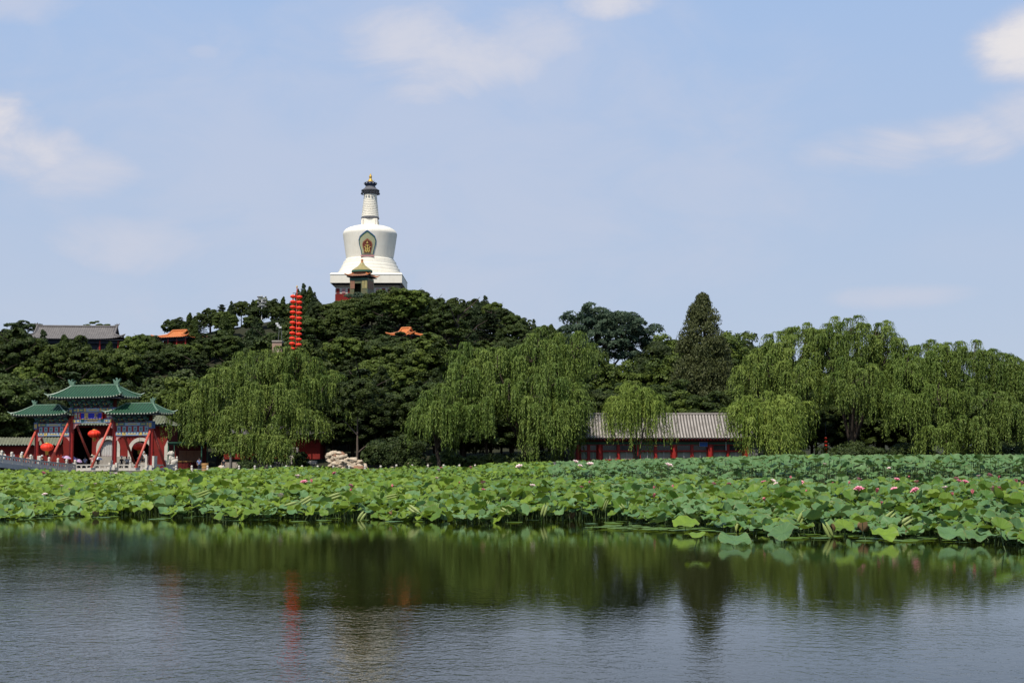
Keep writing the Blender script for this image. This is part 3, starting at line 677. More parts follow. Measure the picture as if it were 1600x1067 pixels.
def build_red_house():
    """red hall on a pale stone base, seen under the big left willow"""
    Y0 = 200.0; g = .45; ox = X(430, Y0); x = lambda px: X(px, Y0) - ox; z = lambda py: Z(py, Y0) - g
    t = empty('stone_based_hall', (ox, Y0, g), 0, 'red walled hall on pale stone footings under the left willow', 'hall')
    mb = MB(); mb.bb(x(350), x(500), 0, 6, z(717), z(679), 'red_wall'); mb.build('wall', t)
    mb = MB(); mb.bb(x(350), x(448), -.5, 0, 0, z(722), 'stone_wall'); mb.build('stone_base', t)
    mb = MB(); mb.bb(x(452), x(496), -1.5, 0, 0, z(728), 'marble'); mb.bb(x(458), x(496) - .3, -1.3, 0, z(728), z(725), 'grey_marble'); mb.bb(x(455), x(496), -1.6, 0, z(725), z(719.5), 'marble'); mb.bb(x(452), x(467), -1.4, 0, z(719.5), z(699), 'marble'); mb.build('stone_base', t)
    mb = MB()
    for i in range(5): mb.bb(x(453) + i * .27, x(453) + i * .27 + .05, -1.5, -1.42, z(709), z(700), 'dark_metal')
    for j in range(4): mb.bb(x(452.5), x(466), -1.52, -1.45, z(709) + j * .25, z(709) + j * .25 + .04, 'dark_metal')
    mb.build('window_lattice', t)
    mb = MB(); zf = roof_mesh(mb, (x(512) - x(340)) / 2, 4.5, (x(512) - x(340)) / 2 - 2, z(680), z(664), 'dark_grey_tile', tile=.42, lift=.4, rad=.1); mb.build('roof', t, ((x(512) + x(340)) / 2, 3, 0))
    for i, px in enumerate((362, 386, 404)):
        mb = MB(); mb.tube((x(px), -.6, 0), (x(px), -.6, z(680)), .17, .17, 'grey_pillar', n=10); mb.build('column', t)
    # ramp with railings
    t = empty('railed_ramp', (X(432, 186), 186, .35), 0, 'pale sloping ramp with black iron railings under the willow', 'ramp')
    k = S(186); mb = MB()
    mb.prism([(-38 * k, 0), (28 * k, 0), (28 * k, .25), (-38 * k, 1.9)], [], -.3, 2.2, 'stone_wall'); mb.build('ramp_slab', t)
    for yy in (-.4, 2.3):
        mb = MB()
        for i in range(14):
            f = i / 13; xx = (-38 + 66 * f) * k; z0 = 1.9 - 1.65 * f
            mb.tube((xx, yy, z0 - .3), (xx, yy, z0 + 1.0), .035, .035, 'dark_metal', n=5)
        for h in (.35, .7, 1.0): mb.tube((-38 * k, yy, 1.9 + h), (28 * k, yy, .25 + h), .035, .035, 'dark_metal', n=5)
        mb.build('railing', t)

def build_green_kiosk():
    Y0 = 190.0; g = .45; k = S(Y0); ox = X(289, Y0)
    t = empty('green_frame_kiosk', (ox, Y0, g), 0, 'dark open kiosk with a thin green frame right of the stone lion', 'kiosk')
    h = Z(692, Y0) - g
    for s in (-1, 1):
        for yy in (0, 3.5): mb = MB(); mb.bb(s * 26 * k - .07, s * 26 * k + .07, yy - .07, yy + .07, 0, h, 'green_paint'); mb.build('post', t)
    mb = MB()
    for yy in (0, 3.5): mb.bb(-26 * k + .07, 26 * k - .07, yy - .06, yy + .06, h - .25, h - .05, 'green_paint')
    mb.bb(-27 * k, 27 * k, -.3, 3.8, h, h + .12, 'green_paint'); mb.build('roof_frame', t)
    mb = MB(); mb.bb(-25 * k, 25 * k, 3.2, 3.4, 0, h - .3, 'red_dark')
    for a in (-.6, 0, .6): mb.bb(a * 20 * k - .5, a * 20 * k + .5, 3.1, 3.19, .9, h - 1.0, 'brown_tile')
    mb.build('back_board', t)
    mb = MB(); mb.bb(-20 * k, 10 * k, .5, 1.2, 0, .95, 'red_dark'); mb.bb(-21 * k, 11 * k, .4, 1.3, .95, 1.02, 'wood_orange'); mb.build('counter', t)

# ---------------------------------------------------------------- balustrades and quay
def rail_post(parent, loc, rz, h=1.45, m='marble', w=.24):
    mb = MB(); mb.bb(-w / 2, w / 2, -w / 2, w / 2, 0, h * .72, m)
    r = w * .56
    mb.lathe([(r * .7, h * .72), (r * 1.05, h * .75), (r * .75, h * .78), (r * 1.1, h * .82), (r * 1.15, h * .93), (r * .7, h), (.01, h * 1.01)], m, 12)
    o = mb.build('rail_post', parent, loc); o.rotation_euler = (0, 0, rz); return o
def rail_panel(parent, a, b, m='marble', h=.92):
    a, b = Vector(a), Vector(b); d = b - a; L = math.hypot(d.x, d.y); rz = math.atan2(d.y, d.x); sl = d.z / L
    w = L - .26
    mb = MB()
    def sh(pts): return pts
    holes = []
    for k in range(3):
        c = -w / 2 + w * (k + .5) / 3; q = w * .13
        holes.append([(c - q, h * .5), (c + q, h * .5), (c + q, h * .72), (c + q * .4, h * .82), (c - q * .4, h * .82), (c - q, h * .72)])
    mb.prism([(-w / 2, 0), (w / 2, 0), (w / 2, h * .88), (-w / 2, h * .88)], holes, -.06, .06, m)
    mb.bb(-w / 2, w / 2, -.10, .10, h * .88, h, m)
    mb.v = [(x, y, z + sl * x) for x, y, z in mb.v]
    o = mb.build('rail_panel', parent, (a + b) / 2); o.rotation_euler = (0, 0, rz); return o

def build_rails():
    # bridge coming in from the left, climbing towards its crown
    pts = []
    for i in range(13):
        f = i / 8.0
        Yk = 178 - 15 * f; xk = X(118, 178) + (X(3, 163) - X(118, 178)) * f
        zt = 1.72 + (2.85 - 1.72) * (f ** 1.2 if f <= 1 else 1 + (f - 1) * .8)
        pts.append(Vector((xk, Yk, zt - 1.45)))
    t = empty('stone_bridge', tuple(pts[4]), 0, 'pale stone bridge with carved balustrade coming in from the left edge', 'bridge')
    loc = lambda p: p - pts[4]
    rz = math.atan2(-15, pts[8].x - pts[0].x)
    for p in pts: rail_post(t, loc(p), rz)
    for a, b in zip(pts[:-1], pts[1:]): rail_panel(t, loc(a), loc(b), 'grey_marble')
    off = Vector((-6.5, 2.2, 0))
    for p in pts: rail_post(t, loc(p + off), rz)
    for a, b in zip(pts[:-1], pts[1:]): rail_panel(t, loc(a + off), loc(b + off), 'grey_marble')
    mb = MB(); vs = []
    for p in pts:
        q = loc(p)
        for dx, dz in ((Vector((.35, -.1, 0)), 0), (Vector((-7, 2.4, 0)), 0), (Vector((-7, 2.4, 0)), -.55), (Vector((.35, -.1, 0)), -.55)):
            vs.append(tuple(q + dx + Vector((0, 0, dz + .0))))
    fs = []
    for i in range(len(pts) - 1):
        for k in range(4): fs.append((i * 4 + k, i * 4 + (k + 1) % 4, (i + 1) * 4 + (k + 1) % 4, (i + 1) * 4 + k))
    n = len(pts) - 1; fs += [(0, 1, 2, 3), (n * 4 + 3, n * 4 + 2, n * 4 + 1, n * 4)]
    mb.add(vs, fs, 'grey_marble'); mb.build('deck', t)
    for i in (5, 9):
        q = loc(pts[i]); mb = MB(); mb.bb(q.x - 5.5, q.x - .4, q.y - .7, q.y + 1.6, -pts[4].z - 1.2, q.z - .5, 'grey_marble'); mb.build('pier', t)
    # frontal balustrade
    t = empty('terrace_balustrade', (X(190, 178), 178, .27), 0, 'pale carved stone balustrade along the terrace before the archway', 'balustrade')
    ps = [Vector((X(px, 178), 178 + (px - 118) * .004, 1.66 - 1.45)) for px in (118, 145.5, 174.5, 203, 230.5, 257.5, 274.5)]
    o = Vector((X(190, 178), 178, .27))
    for p in ps[1:-1]: rail_post(t, p - o, 0)
    rail_post(t, ps[-1] - o, 0, 1.0)
    for a, b in zip(ps[:-1], ps[1:]): rail_panel(t, a - o, b - o)
    mb = MB(); mb.bb(ps[0].x - o.x + .3, ps[-1].x - o.x + .8, -.25, .4, -1.3, -.06, 'stone_wall'); mb.build('base_course', t)
    # quay posts running right
    t = empty('quay_railing', (X(560, 165), 165, .3), 0, 'row of short pale stone quay posts behind the lotus bed', 'railing')
    o = Vector((X(560, 165), 165, .3)); last = None
    for i in range(27):
        px = 275 + 24.6 * i; p = Vector((X(px, 165), 165.2, .3))
        q = rail_post(t, p - o, 0, .80 + (.12 if px > 600 else 0), w=.2)
        if last is not None:
            mb = MB(); mb.bb(last.x - o.x + .11, p.x - o.x - .11, -.05 + .2, .05 + .2, .12, .2, 'quay_stone'); mb.bb(last.x - o.x + .11, p.x - o.x - .11, .16, .24, .36, .42, 'quay_stone'); mb.build('rail', t)
        last = p
    mb = MB(); mb.bb(-54, X(262, 165) + 1, 177.4, 178.0, -1.5, .25, 'quay_stone')
    mb.bb(X(262, 165), 110, 164.2, 164.9, -1.5, .33, 'quay_stone'); mb.bb(X(262, 165) + .0, X(262, 165) + .7, 164.9, 177.4, -1.5, .31, 'quay_stone')
    tag(mb.build('quay_wall'), 'grey stone quay edge running along the far bank', 'wall')

# ---------------------------------------------------------------- small things
def blob_mesh(name, parts, m, vox=.05, smooth=True):
    """one continuous skin from overlapping ellipsoids"""
    mb = MB()
    for c, r in parts: mb.sphere(c, r, m, 14, 10)
    me = mb.mesh('tmp'); o = link('tmp', me)
    md = o.modifiers.new('r', 'REMESH'); md.mode = 'VOXEL'; md.voxel_size = vox; md.use_smooth_shade = smooth
    md2 = o.modifiers.new('s', 'SMOOTH'); md2.factor = .5; md2.iterations = 2
    bpy.context.view_layer.update()
    out = bpy.data.meshes.new_from_object(o.evaluated_get(bpy.context.evaluated_depsgraph_get()))
    bpy.data.objects.remove(o); out.name = name
    out.materials.clear(); out.materials.append(MATS[m])
    return out

def build_lion():
    Y0 = 182.0; k = S(Y0); g = .45
    t = empty('guardian_lion', (X(269, Y0), Y0, g), R(10), 'seated white stone guardian lion beside the archway steps', 'statue')
    mb = MB(); mb.bb(-.75, .75, -.5, .5, 0, .22, 'marble'); mb.bb(-.62, .62, -.42, .42, .22, .5, 'marble'); mb.bb(-.72, .72, -.48, .48, .5, .62, 'marble'); mb.build('pedestal', t)
    b = .62
    parts = [((.25, 0, b + .38), (.46, .36, .38)), ((.05, 0, b + .72), (.36, .32, .46)), ((-.12, 0, b + 1.0), (.3, .3, .36)), ((-.22, 0, b + 1.42), (.34, .32, .32)), ((-.05, 0, b + 1.38), (.36, .36, .38)),
             ((-.52, 0, b + 1.34), (.15, .18, .13)), ((-.5, 0, b + 1.22), (.12, .15, .07)), ((-.28, .22, b + 1.68), (.09, .06, .1)), ((-.28, -.22, b + 1.68), (.09, .06, .1)),
             ((.68, 0, b + .55), (.1, .1, .36)), ((.62, 0, b + .9), (.14, .12, .18))]
    for s in (-1, 1):
        parts += [((-.3, s * .2, b + .75), (.12, .12, .22)), ((-.33, s * .2, b + .45), (.1, .1, .3)), ((-.35, s * .2, b + .2), (.1, .1, .2)), ((-.42, s * .2, b + .07), (.17, .12, .08)),
                  ((.2, s * .28, b + .3), (.3, .14, .28)), ((-.02, s * .3, b + .07), (.22, .11, .08))]
    o = link('lion_body', blob_mesh('lion_body', parts, 'marble', .045), t)
    mb = MB()
    for s in (-1, 1): mb.sphere((-.53, s * .12, b + 1.47), .035, 'grey_marble', 8, 6)
    for i in range(26):
        a = i * 2.4; rr = .34; ph = .35 + 1.5 * ((i * .618) % 1)
        mb.sphere((-.02 + rr * .9 * abs(math.cos(ph)) * .55, rr * math.cos(a) , b + 1.4 + rr * math.sin(a)), .065, 'marble', 6, 4)
    mb.build('mane_curls', t)

def build_rocks(name, px0, px1, py, Y0, label, n, seed, m='rock', mix=None):
    rg = random.Random(seed); k = S(Y0); cx = X((px0 + px1) / 2, Y0); H = Z(py, Y0) - .4; W = (px1 - px0) / 2 * k
    t = empty(name, (cx, Y0, .4), 0, label, 'rockery')
    for i in range(n):
        f = i / (n - 1); h = H * (f ** .8); w = W * (1 - .55 * f)
        c = Vector((rg.uniform(-w, w) * .85, rg.uniform(-.8, .8) * (1 - f), h * .86))
        r = rg.uniform(.5, .95) * (1 - .25 * f)
        bm_ = MB(); n1, n2 = 18, 12
        bm_.sphere((0, 0, 0), (r * rg.uniform(1.0, 1.5), r * rg.uniform(.8, 1.1), r * rg.uniform(.5, .8)), mix if (mix and rg.random() < .2) else m, n1, n2)
        off = Vector((i * 7.3, seed, 0)); vv = []
        for v in bm_.v:
            p = Vector(v); q = noise.noise(p * 1.7 + off) * .42 + noise.noise(p * 4 + off) * .2; q += -.22 * abs(math.sin(p.z * 9 + off.x))
            p *= 1 + q; vv.append(tuple(p))
        bm_.v = vv
        o = bm_.build('stone', t, c, smooth=True); o.rotation_euler = (rg.uniform(-.3, .3), rg.uniform(-.4, .4), rg.uniform(0, 6))

def person(px, Y0, label, shirt='shirt_white', legs='trousers_dark', hat=None, face=0.0, z=.45, pose=0, h=1.66, hairm='hair', lean=0.0):
    """standing figure: one skinned body, clothes and hair as children"""
    s = h / 1.7
    t = empty('person', (X(px, Y0), Y0, z), face, label, 'person')
    J = dict(pel=(0, 0, .92), wai=(0, 0, 1.08), che=(0, -.02 - lean * .1, 1.32), nek=(0, -.02 - lean * .2, 1.46), hd0=(0, -.03 - lean * .25, 1.55), hd1=(0, -.03 - lean * .25, 1.66))
    arms = {0: (((.20, 0, 1.38), (.26, .02, 1.12), (.25, -.1, .86), (.25, -.13, .78)),) * 2,
            1: (((.20, 0, 1.38), (.27, -.05, 1.14), (.14, -.28, 1.18), (.08, -.32, 1.22)), ((.20, 0, 1.38), (.26, .02, 1.12), (.25, -.08, .86), (.25, -.1, .78))),
            2: (((.20, 0, 1.38), (.30, -.1, 1.2), (.24, -.24, 1.42), (.2, -.26, 1.48)),) * 2}[pose]
    step = .10 if pose != 2 else .04
    legsJ = [((sd * .09, 0, .88), (sd * .10, -.02 + sd * step * .5, .48), (sd * .10, sd * step, .08), (sd * .10, sd * step - .14, .03)) for sd in (-1, 1)]
    def skin(nm, verts, edges, rad, m, par):
        me = bpy.data.meshes.new(nm); me.from_pydata([tuple(c * s for c in v) for v in verts], edges, []); me.materials.append(MATS[m])
        o = link(nm, me, par); md = o.modifiers.new('skin', 'SKIN'); md.use_smooth_shade = True
        for i, r in enumerate(rad):
            rr = r if isinstance(r, tuple) else (r, r); me.skin_vertices[0].data[i].radius = (rr[0] * s, rr[1] * s)
        me.skin_vertices[0].data[0].use_root = True
        o.modifiers.new('sub', 'SUBSURF').levels = 1; o.modifiers['sub'].render_levels = 2
        return o
    V = [J[k] for k in ('pel', 'wai', 'che', 'nek', 'hd0', 'hd1')]; E = [(i, i + 1) for i in range(5)]; Rr = [(.14, .10), (.12, .09), (.15, .10), .05, .075, .085]
    for sd, arm in zip((-1, 1), arms):
        pv = 2
        for q, r in zip(arm, (.055, .042, .03, .032)): V.append((sd * q[0], q[1], q[2])); E.append((pv, len(V) - 1)); Rr.append(r); pv = len(V) - 1
    for l in legsJ:
        pv = 0
        for q, r in zip(l, (.085, .06, .042, .04)): V.append(q); E.append((pv, len(V) - 1)); Rr.append(r); pv = len(V) - 1
    skin('body', V, E, Rr, 'skin', t)
    V = [(0, 0, .86), J['wai'], J['che'], (0, J['nek'][1], 1.43)]; E = [(0, 1), (1, 2), (2, 3)]; Rr = [(.17, .13), (.15, .12), (.185, .135), (.08, .07)]
    for sd, arm in zip((-1, 1), arms):
        a, b = Vector(arm[0]), Vector(arm[1]); V.append((sd * a.x, a.y, a.z)); E.append((2, len(V) - 1)); Rr.append(.075); c = a.lerp(b, .8); V.append((sd * c.x, c.y, c.z)); E.append((len(V) - 2, len(V) - 1)); Rr.append(.065)
    skin('shirt', V, E, Rr, shirt, t)
    V = [(0, 0, .97), (0, 0, .9)]; E = [(0, 1)]; Rr = [(.15, .12), (.15, .12)]
    for l in legsJ:
        pv = 1
        for q, r in zip(l[:3], (.105, .08, .065)): V.append(q); E.append((pv, len(V) - 1)); Rr.append(r); pv = len(V) - 1
    skin('trousers', V, E, Rr, legs, t)
    hx = J['hd1']; mb = MB(); mb.sphere((0, hx[1] * s + .015, (hx[2] + .03) * s), (.105 * s, .115 * s, .10 * s), hairm, 12, 8); mb.build('hair', t, smooth=True)
    mb = MB(); fy = hx[1] * s - .085 * s
    for sd in (-1, 1): mb.sphere((sd * .035 * s, fy, 1.60 * s), .012, 'hair', 6, 4)
    mb.sphere((0, fy - .012, 1.575 * s), (.014, .022, .025), 'skin', 6, 4); mb.sphere((0, fy + .004, 1.54 * s), (.025, .012, .007), 'red_bud', 6, 4); mb.build('face', t)
    if hat:
        mb = MB(); c = (0, hx[1] * s, (hx[2] + .05) * s); mb.lathe([(.20, 0), (.21, .015), (.12, .03), (.115, .10), (.06, .14), (.01, .145)], hat, 16, c=c); mb.build('hat', t, smooth=True)
    return t

def parasol(px, Y0, py, label, m, r=.55, tilt=.2):
    z = Z(py, Y0)
    t = empty('sun_umbrella', (X(px, Y0), Y0, z - .95), 0, label, 'umbrella', None); t.rotation_euler = (tilt * .5, tilt, 0)
    mb = MB(); n = 8; K = 5; vs = [(0, 0, .95)]
    for k in range(1, K + 1):
        a = k / K
        for i in range(n * 3):
            th = 2 * math.pi * i / (n * 3); q = 1 - (.07 * a if i % 3 else 0); vs.append((r * a * q * math.cos(th), r * a * q * math.sin(th), .95 - .28 * a ** 1.8))
    m_ = n * 3; fs = [(0, 1 + i, 1 + (i + 1) % m_) for i in range(m_)] + [(1 + k * m_ + i, 1 + k * m_ + (i + 1) % m_, 1 + (k + 1) * m_ + (i + 1) % m_, 1 + (k + 1) * m_ + i) for k in range(K - 1) for i in range(m_)]
    mb.add(vs, fs, m); mb.build('canopy', t)
    mb = MB(); mb.tube((0, 0, 0), (0, 0, 1.02), .012, .012, 'dark_metal', n=6); mb.build('shaft', t)

def build_people():
    person(1, 171.5, 'person in a white shirt leaning at the left edge of the bridge', 'shirt_white', z=1.15, pose=1, lean=1, face=.6)
    person(7, 170.5, 'person in a white top behind the bridge post nearest the left edge', 'shirt_white', 'trousers_tan', z=1.05, pose=0, face=-.5, h=1.6)
    person(20, 172.5, 'person in a white top beside the pink cheeked one on the bridge', 'shirt_white', z=.98, pose=1, face=.8, hairm='brown_tile')
    person(34.5, 174.2, 'person in a yellow top and white sun hat on the bridge', 'shirt_yellow', 'trousers_tan', hat='shirt_white', z=.9, pose=1, face=.7)
    person(44.5, 175.8, 'person in a pink shirt just behind the yellow top on the bridge', 'shirt_pink', z=.62, face=.4, h=1.6)
    person(66, 178.8, 'person in a dark shirt and white cap below the left lantern', 'shirt_dark', hat='shirt_white', z=.45, face=.4, h=1.72)
    person(104, 181.0, 'person in a dark shirt under the pink and purple umbrella', 'shirt_dark', 'trousers_tan', pose=1)
    person(113, 182.5, 'person in a pale shirt under the purple umbrella', 'shirt_lilac', pose=1, h=1.6)
    parasol(103, 180.6, 711.5, 'pinkish umbrella held up behind the bridge posts', 'umbrella_pink', .62)
    parasol(110.5, 182.1, 711.8, 'bright purple umbrella, the middle one of those on the terrace', 'umbrella_purple', .68, .3)
    person(121, 183.0, 'person in a dark shirt below the small lilac umbrella', 'shirt_dark', pose=1, h=1.5)
    parasol(120.5, 182.6, 716, 'small lilac umbrella behind the end post of the bridge', 'umbrella_pink', .55, .35)
    person(133.5, 184.0, 'person in a lilac shirt walking on the terrace under the middle lantern', 'shirt_lilac', h=1.58)
    person(144.3, 181.0, 'person in a pink top and straw hat standing behind the balustrade', 'shirt_pink', 'trousers_tan', hat='hat_straw', h=1.78, pose=2)
    person(153.5, 182.0, 'person in dark clothes under the white umbrella', 'shirt_dark', pose=1, h=1.55)
    parasol(153.5, 181.7, 713.8, 'white umbrella held in front of the lattice window', 'umbrella_white', .55, .15)
    person(190.5, 184.0, 'person in a black shirt standing between two red pillars', 'shirt_dark', hat='shirt_white', h=1.6)
    person(198, 183.5, 'person in a white shirt seen left of the arched doorway', 'shirt_white', h=1.6, face=.3)
    person(202, 185.0, 'person in a lilac shirt close behind the white shirted one', 'shirt_lilac', h=1.55, face=.3)
    person(217.5, 180.0, 'person in a straw hat bending by the balustrade before the arched doorway', 'shirt_white', 'trousers_tan', hat='hat_straw', h=1.42, lean=1.5, pose=1)
    person(223, 194.5, 'person in a white shirt standing inside the arched doorway', 'shirt_white', h=1.75, z=1.35)
    person(227, 194.0, 'person in black trousers stepping out of the arched doorway', 'shirt_white', 'trousers_dark', h=1.6, z=1.0)
    mb = MB()
    for k in range(5): mb.bb(-1.6, 1.6, -2.4 + .38 * k, 0.6, .17 * k, .17 * (k + 1), 'stone_wall')
    tag(mb.build('doorway_steps', loc=(X(222, 194), 194.6, .45)), 'stone steps leading up to the arched doorway', 'steps')
    person(311.5, 169.5, 'person in a blue shirt standing on the quay beside the wooden tubs', 'shirt_blue', z=.32, h=1.6, face=.5)
    person(350, 170.0, 'person in dark clothes standing in the shade of the left willow', 'shirt_dark', z=.32, h=1.65)

def build_misc():
    # lantern mast
    Y0 = 196.0; k = S(Y0); zt = Z(448, Y0)
    t = empty('lantern_mast', (X(461, Y0), Y0, .45), 0, 'tall red mast carrying two strings of red lanterns', 'mast')
    mb = MB(); mb.tube((0, 0, 0), (0, 0, zt - .45), .11, .06, 'red_paint', n=10); mb.build('pole', t, smooth=True)
    mb = MB(); mb.lathe([(.05, -.2), (.12, -.1), (.12, 0), (.02, .2)], 'gold', 12, c=(0, 0, zt - .45)); mb.build('finial', t)
    mb = MB(); za = Z(458, Y0) - .45; mb.tube((-6.5 * k, 0, za), (6 * k, 0, za), .05, .05, 'dark_metal', n=6); mb.build('cross_arm', t)
    for side, px, y0, n in ((0, 455.2, 463.5, 11), (1, 465.2, 464.5, 10)):
        for i in range(n):
            lantern('string_lantern', (X(px + (-.08 * i if side == 0 else -.03 * i), Y0), Y0 - .1, Z(y0 + (8.25 if side else 8.15) * i, Y0)), .425,
                    ('red lantern hanging in the left string of the mast' if side == 0 else 'red lantern hanging in the right string of the mast'), 'lanterns strung on the mast', cord=.14, squash=.56)
    for px, py, Yk, lab in ((73.5, 698.5, 177.6, 'big red lantern in the left bay of the archway'), (147, 677.8, 179.4, 'big red lantern in the middle bay under the blue plaque'), (217.5, 697.5, 181.2, 'big red lantern in the right bay before the stone arch')):
        top = Z(660 if py < 690 else 681, Yk); c = Z(py, Yk)
        lantern('palace_lantern', (X(px, Yk), Yk, c), .82, lab, 'big lanterns under the archway', cord=top - c - .62, squash=.62)
    # small dark lantern string under the right willows
    for i in range(6):
        lantern('small_lantern', (X(1290.5, 190), 190, Z(684.5 + 5.5 * i, 190)), .2, 'small dull red lantern hanging in the shade of the right willows', 'small lanterns under the right willows', cord=.12, squash=.7)
    mb = MB(); mb.tube((X(1290.5, 190.1), 190.1, Z(660, 190)), (X(1290.5, 190.1), 190.1, Z(716, 190)), .03, .03, 'dark_metal', n=5); tag(mb.build('hanging_rope'), 'dark rope carrying the small lanterns under the right willows', 'rope')
    # floodlight racks
    Y0 = 318.0; k = S(Y0); b = Z(500, Y0)
    t = empty('floodlight_rack', (X(406, Y0), Y0, b), 0, 'white floodlight rack rising out of the trees on the skyline', 'floodlights')
    mb = MB(); mb.tube((0, 0, 0), (0, 0, Z(461, Y0) - b), .12, .1, 'white_metal', n=8); mb.build('pole', t)
    for r in range(4):
        z = Z(465 + 4.6 * r, Y0) - b; mb = MB(); mb.tube((-7 * k, 0, z), (7 * k, 0, z), .06, .06, 'white_metal', n=5); mb.build('cross_bar', t)
        for i in range(5):
            x = (-6 + 3 * i) * k
            if (r + i) % 4 == 3: continue
            mb = MB(); mb.box((0, 0, 0), (.36, .22, .26), 'white_metal'); mb.box((0, -.13, 0), (.30, .05, .2), 'canopy_grey'); o = mb.build('floodlight', t, (x, -.16, z + .2)); o.rotation_euler = (.3, 0, 0)
    Y0 = 262.0; k = S(Y0)
    t = empty('garden_lamp_frame', (X(434, Y0), Y0, Z(534, Y0) + .25), 0, 'grey metal lamp frame standing on the stone lookout', 'lamp')
    mb = MB(); h = Z(512, Y0) - Z(534, Y0)
    for s in (-1, 1): mb.tube((s * 3 * k, 1, 0), (s * 1.0 * k, 1, h), .05, .05, 'canopy_grey', n=6)
    mb.tube((0, 1, h), (-5 * k, 1, h + .5), .05, .05, 'canopy_grey', n=6); mb.build('frame', t)
    for x, z in ((-5, .6), (-3, .2), (0, -.1)): mb = MB(); mb.box((x * k, .9, h + z), (.5, .3, .35), 'white_metal'); mb.build('lamp_head', t)
    mb = MB(); mb.bb(-11 * k, 4 * k, 0, 3, -8, 0, 'brick_ramp'); mb.bb(-11.5 * k, 4.5 * k, -.15, 3.1, 0, .25, 'stone_wall'); mb.bb(-9 * k, 1 * k, -.5, -.02, -2, -1.2, 'rock')
    tag(mb.build('stone_lookout', loc=(X(434, Y0), Y0, Z(534, Y0))), 'small pink stone lookout wall above the left willow', 'wall')
    # tubs on the quay
    Y0 = 169.0
    t = empty('wooden_tub_stack', (X(321, Y0), Y0, .32), 0, 'stack of round orange wooden tubs on the quay', 'tubs')
    for i in range(3):
        mb = MB(); mb.lathe([(.36, 0), (.40, .08), (.40, .28), (.36, .33)], 'wood_orange', 20, c=(0, 0, i * .34)); mb.build('tub', t)
    for px, r, lab in ((352.5, .42, 'rounded pale boulder on the quay'), (372, .3, 'low brown boulder on the quay')): pass
    mb = MB(); mb.sphere((0, 0, .3), (.5, .4, .42), 'rock', 16, 10); mb.v = [tuple(Vector(v) * (1 + .25 * noise.noise(Vector(v) * 2))) for v in mb.v]
    tag(mb.build('boulder', loc=(X(347, 170), 170, .35), smooth=True), 'single rounded pale boulder on the quay left of the ramp', 'boulder')
    build_rocks('stacked_rockery', 503, 545, 703, 176, 'tall pile of yellowish stacked stones right of the left willow', 30, 3, 'rock', 'brown_rock')
    build_rocks('low_rockery', 535, 572, 716, 173, 'low mound of pale garden stones beside the taller pile', 14, 5, 'rock', 'brown_rock')
    build_rocks('bank_rocks', 628, 650, 724, 171, 'few pale stones at the foot of the dark shrub', 6, 8)
    build_rocks('ridge_rocks', 608, 632, 688, 196, 'pale stones showing above the dark shrub', 5, 9)
    # teal sunshade under right willows
    Y0 = 184.0; z = Z(703, Y0)
    t = empty('garden_parasol', (X(1492, Y0), Y0, .4), 0, 'dull teal parasol in the shade under the right willows', 'parasol')
    mb = MB(); mb.lathe([(1.15, -.5), (.8, -.15), (.35, .08), (.02, .2)], 'teal_cloth', 10); mb.build('canopy', t, (0, 0, z - .4)); mb = MB(); mb.tube((0, 0, 0), (0, 0, z - .3), .04, .04, 'dark_metal', n=6); mb.build('shaft', t)
# ================================================================ TERRAIN, WATER, SKY
def terrain_z(x, y):
    x = np.asarray(x, float); y = np.asarray(y, float)
    bank = np.where(x < X(262, 165), 177.6, 164.4)
    base = np.where(y < bank, -1.6, .32 + .13 * np.clip((y - bank) / 6, 0, 1))
    f = np.clip((y - 205) / 25, 0, 1); f = f * f * (3 - 2 * f)
    h = 35.5 * np.exp(-((x + 36) / 68) ** 2 - ((y - 345) / 62) ** 2)
    h += 15 * np.exp(-((x + 112) / 45) ** 2 - ((y - 300) / 45) ** 2)
    h += 7 * np.exp(-((x - 40) / 60) ** 2 - ((y - 300) / 50) ** 2)
    h += .5 * np.sin(x * .21) * np.sin(y * .17)
    return base + f * np.maximum(h, 0) * np.clip((x + 185) / 50, 0, 1)

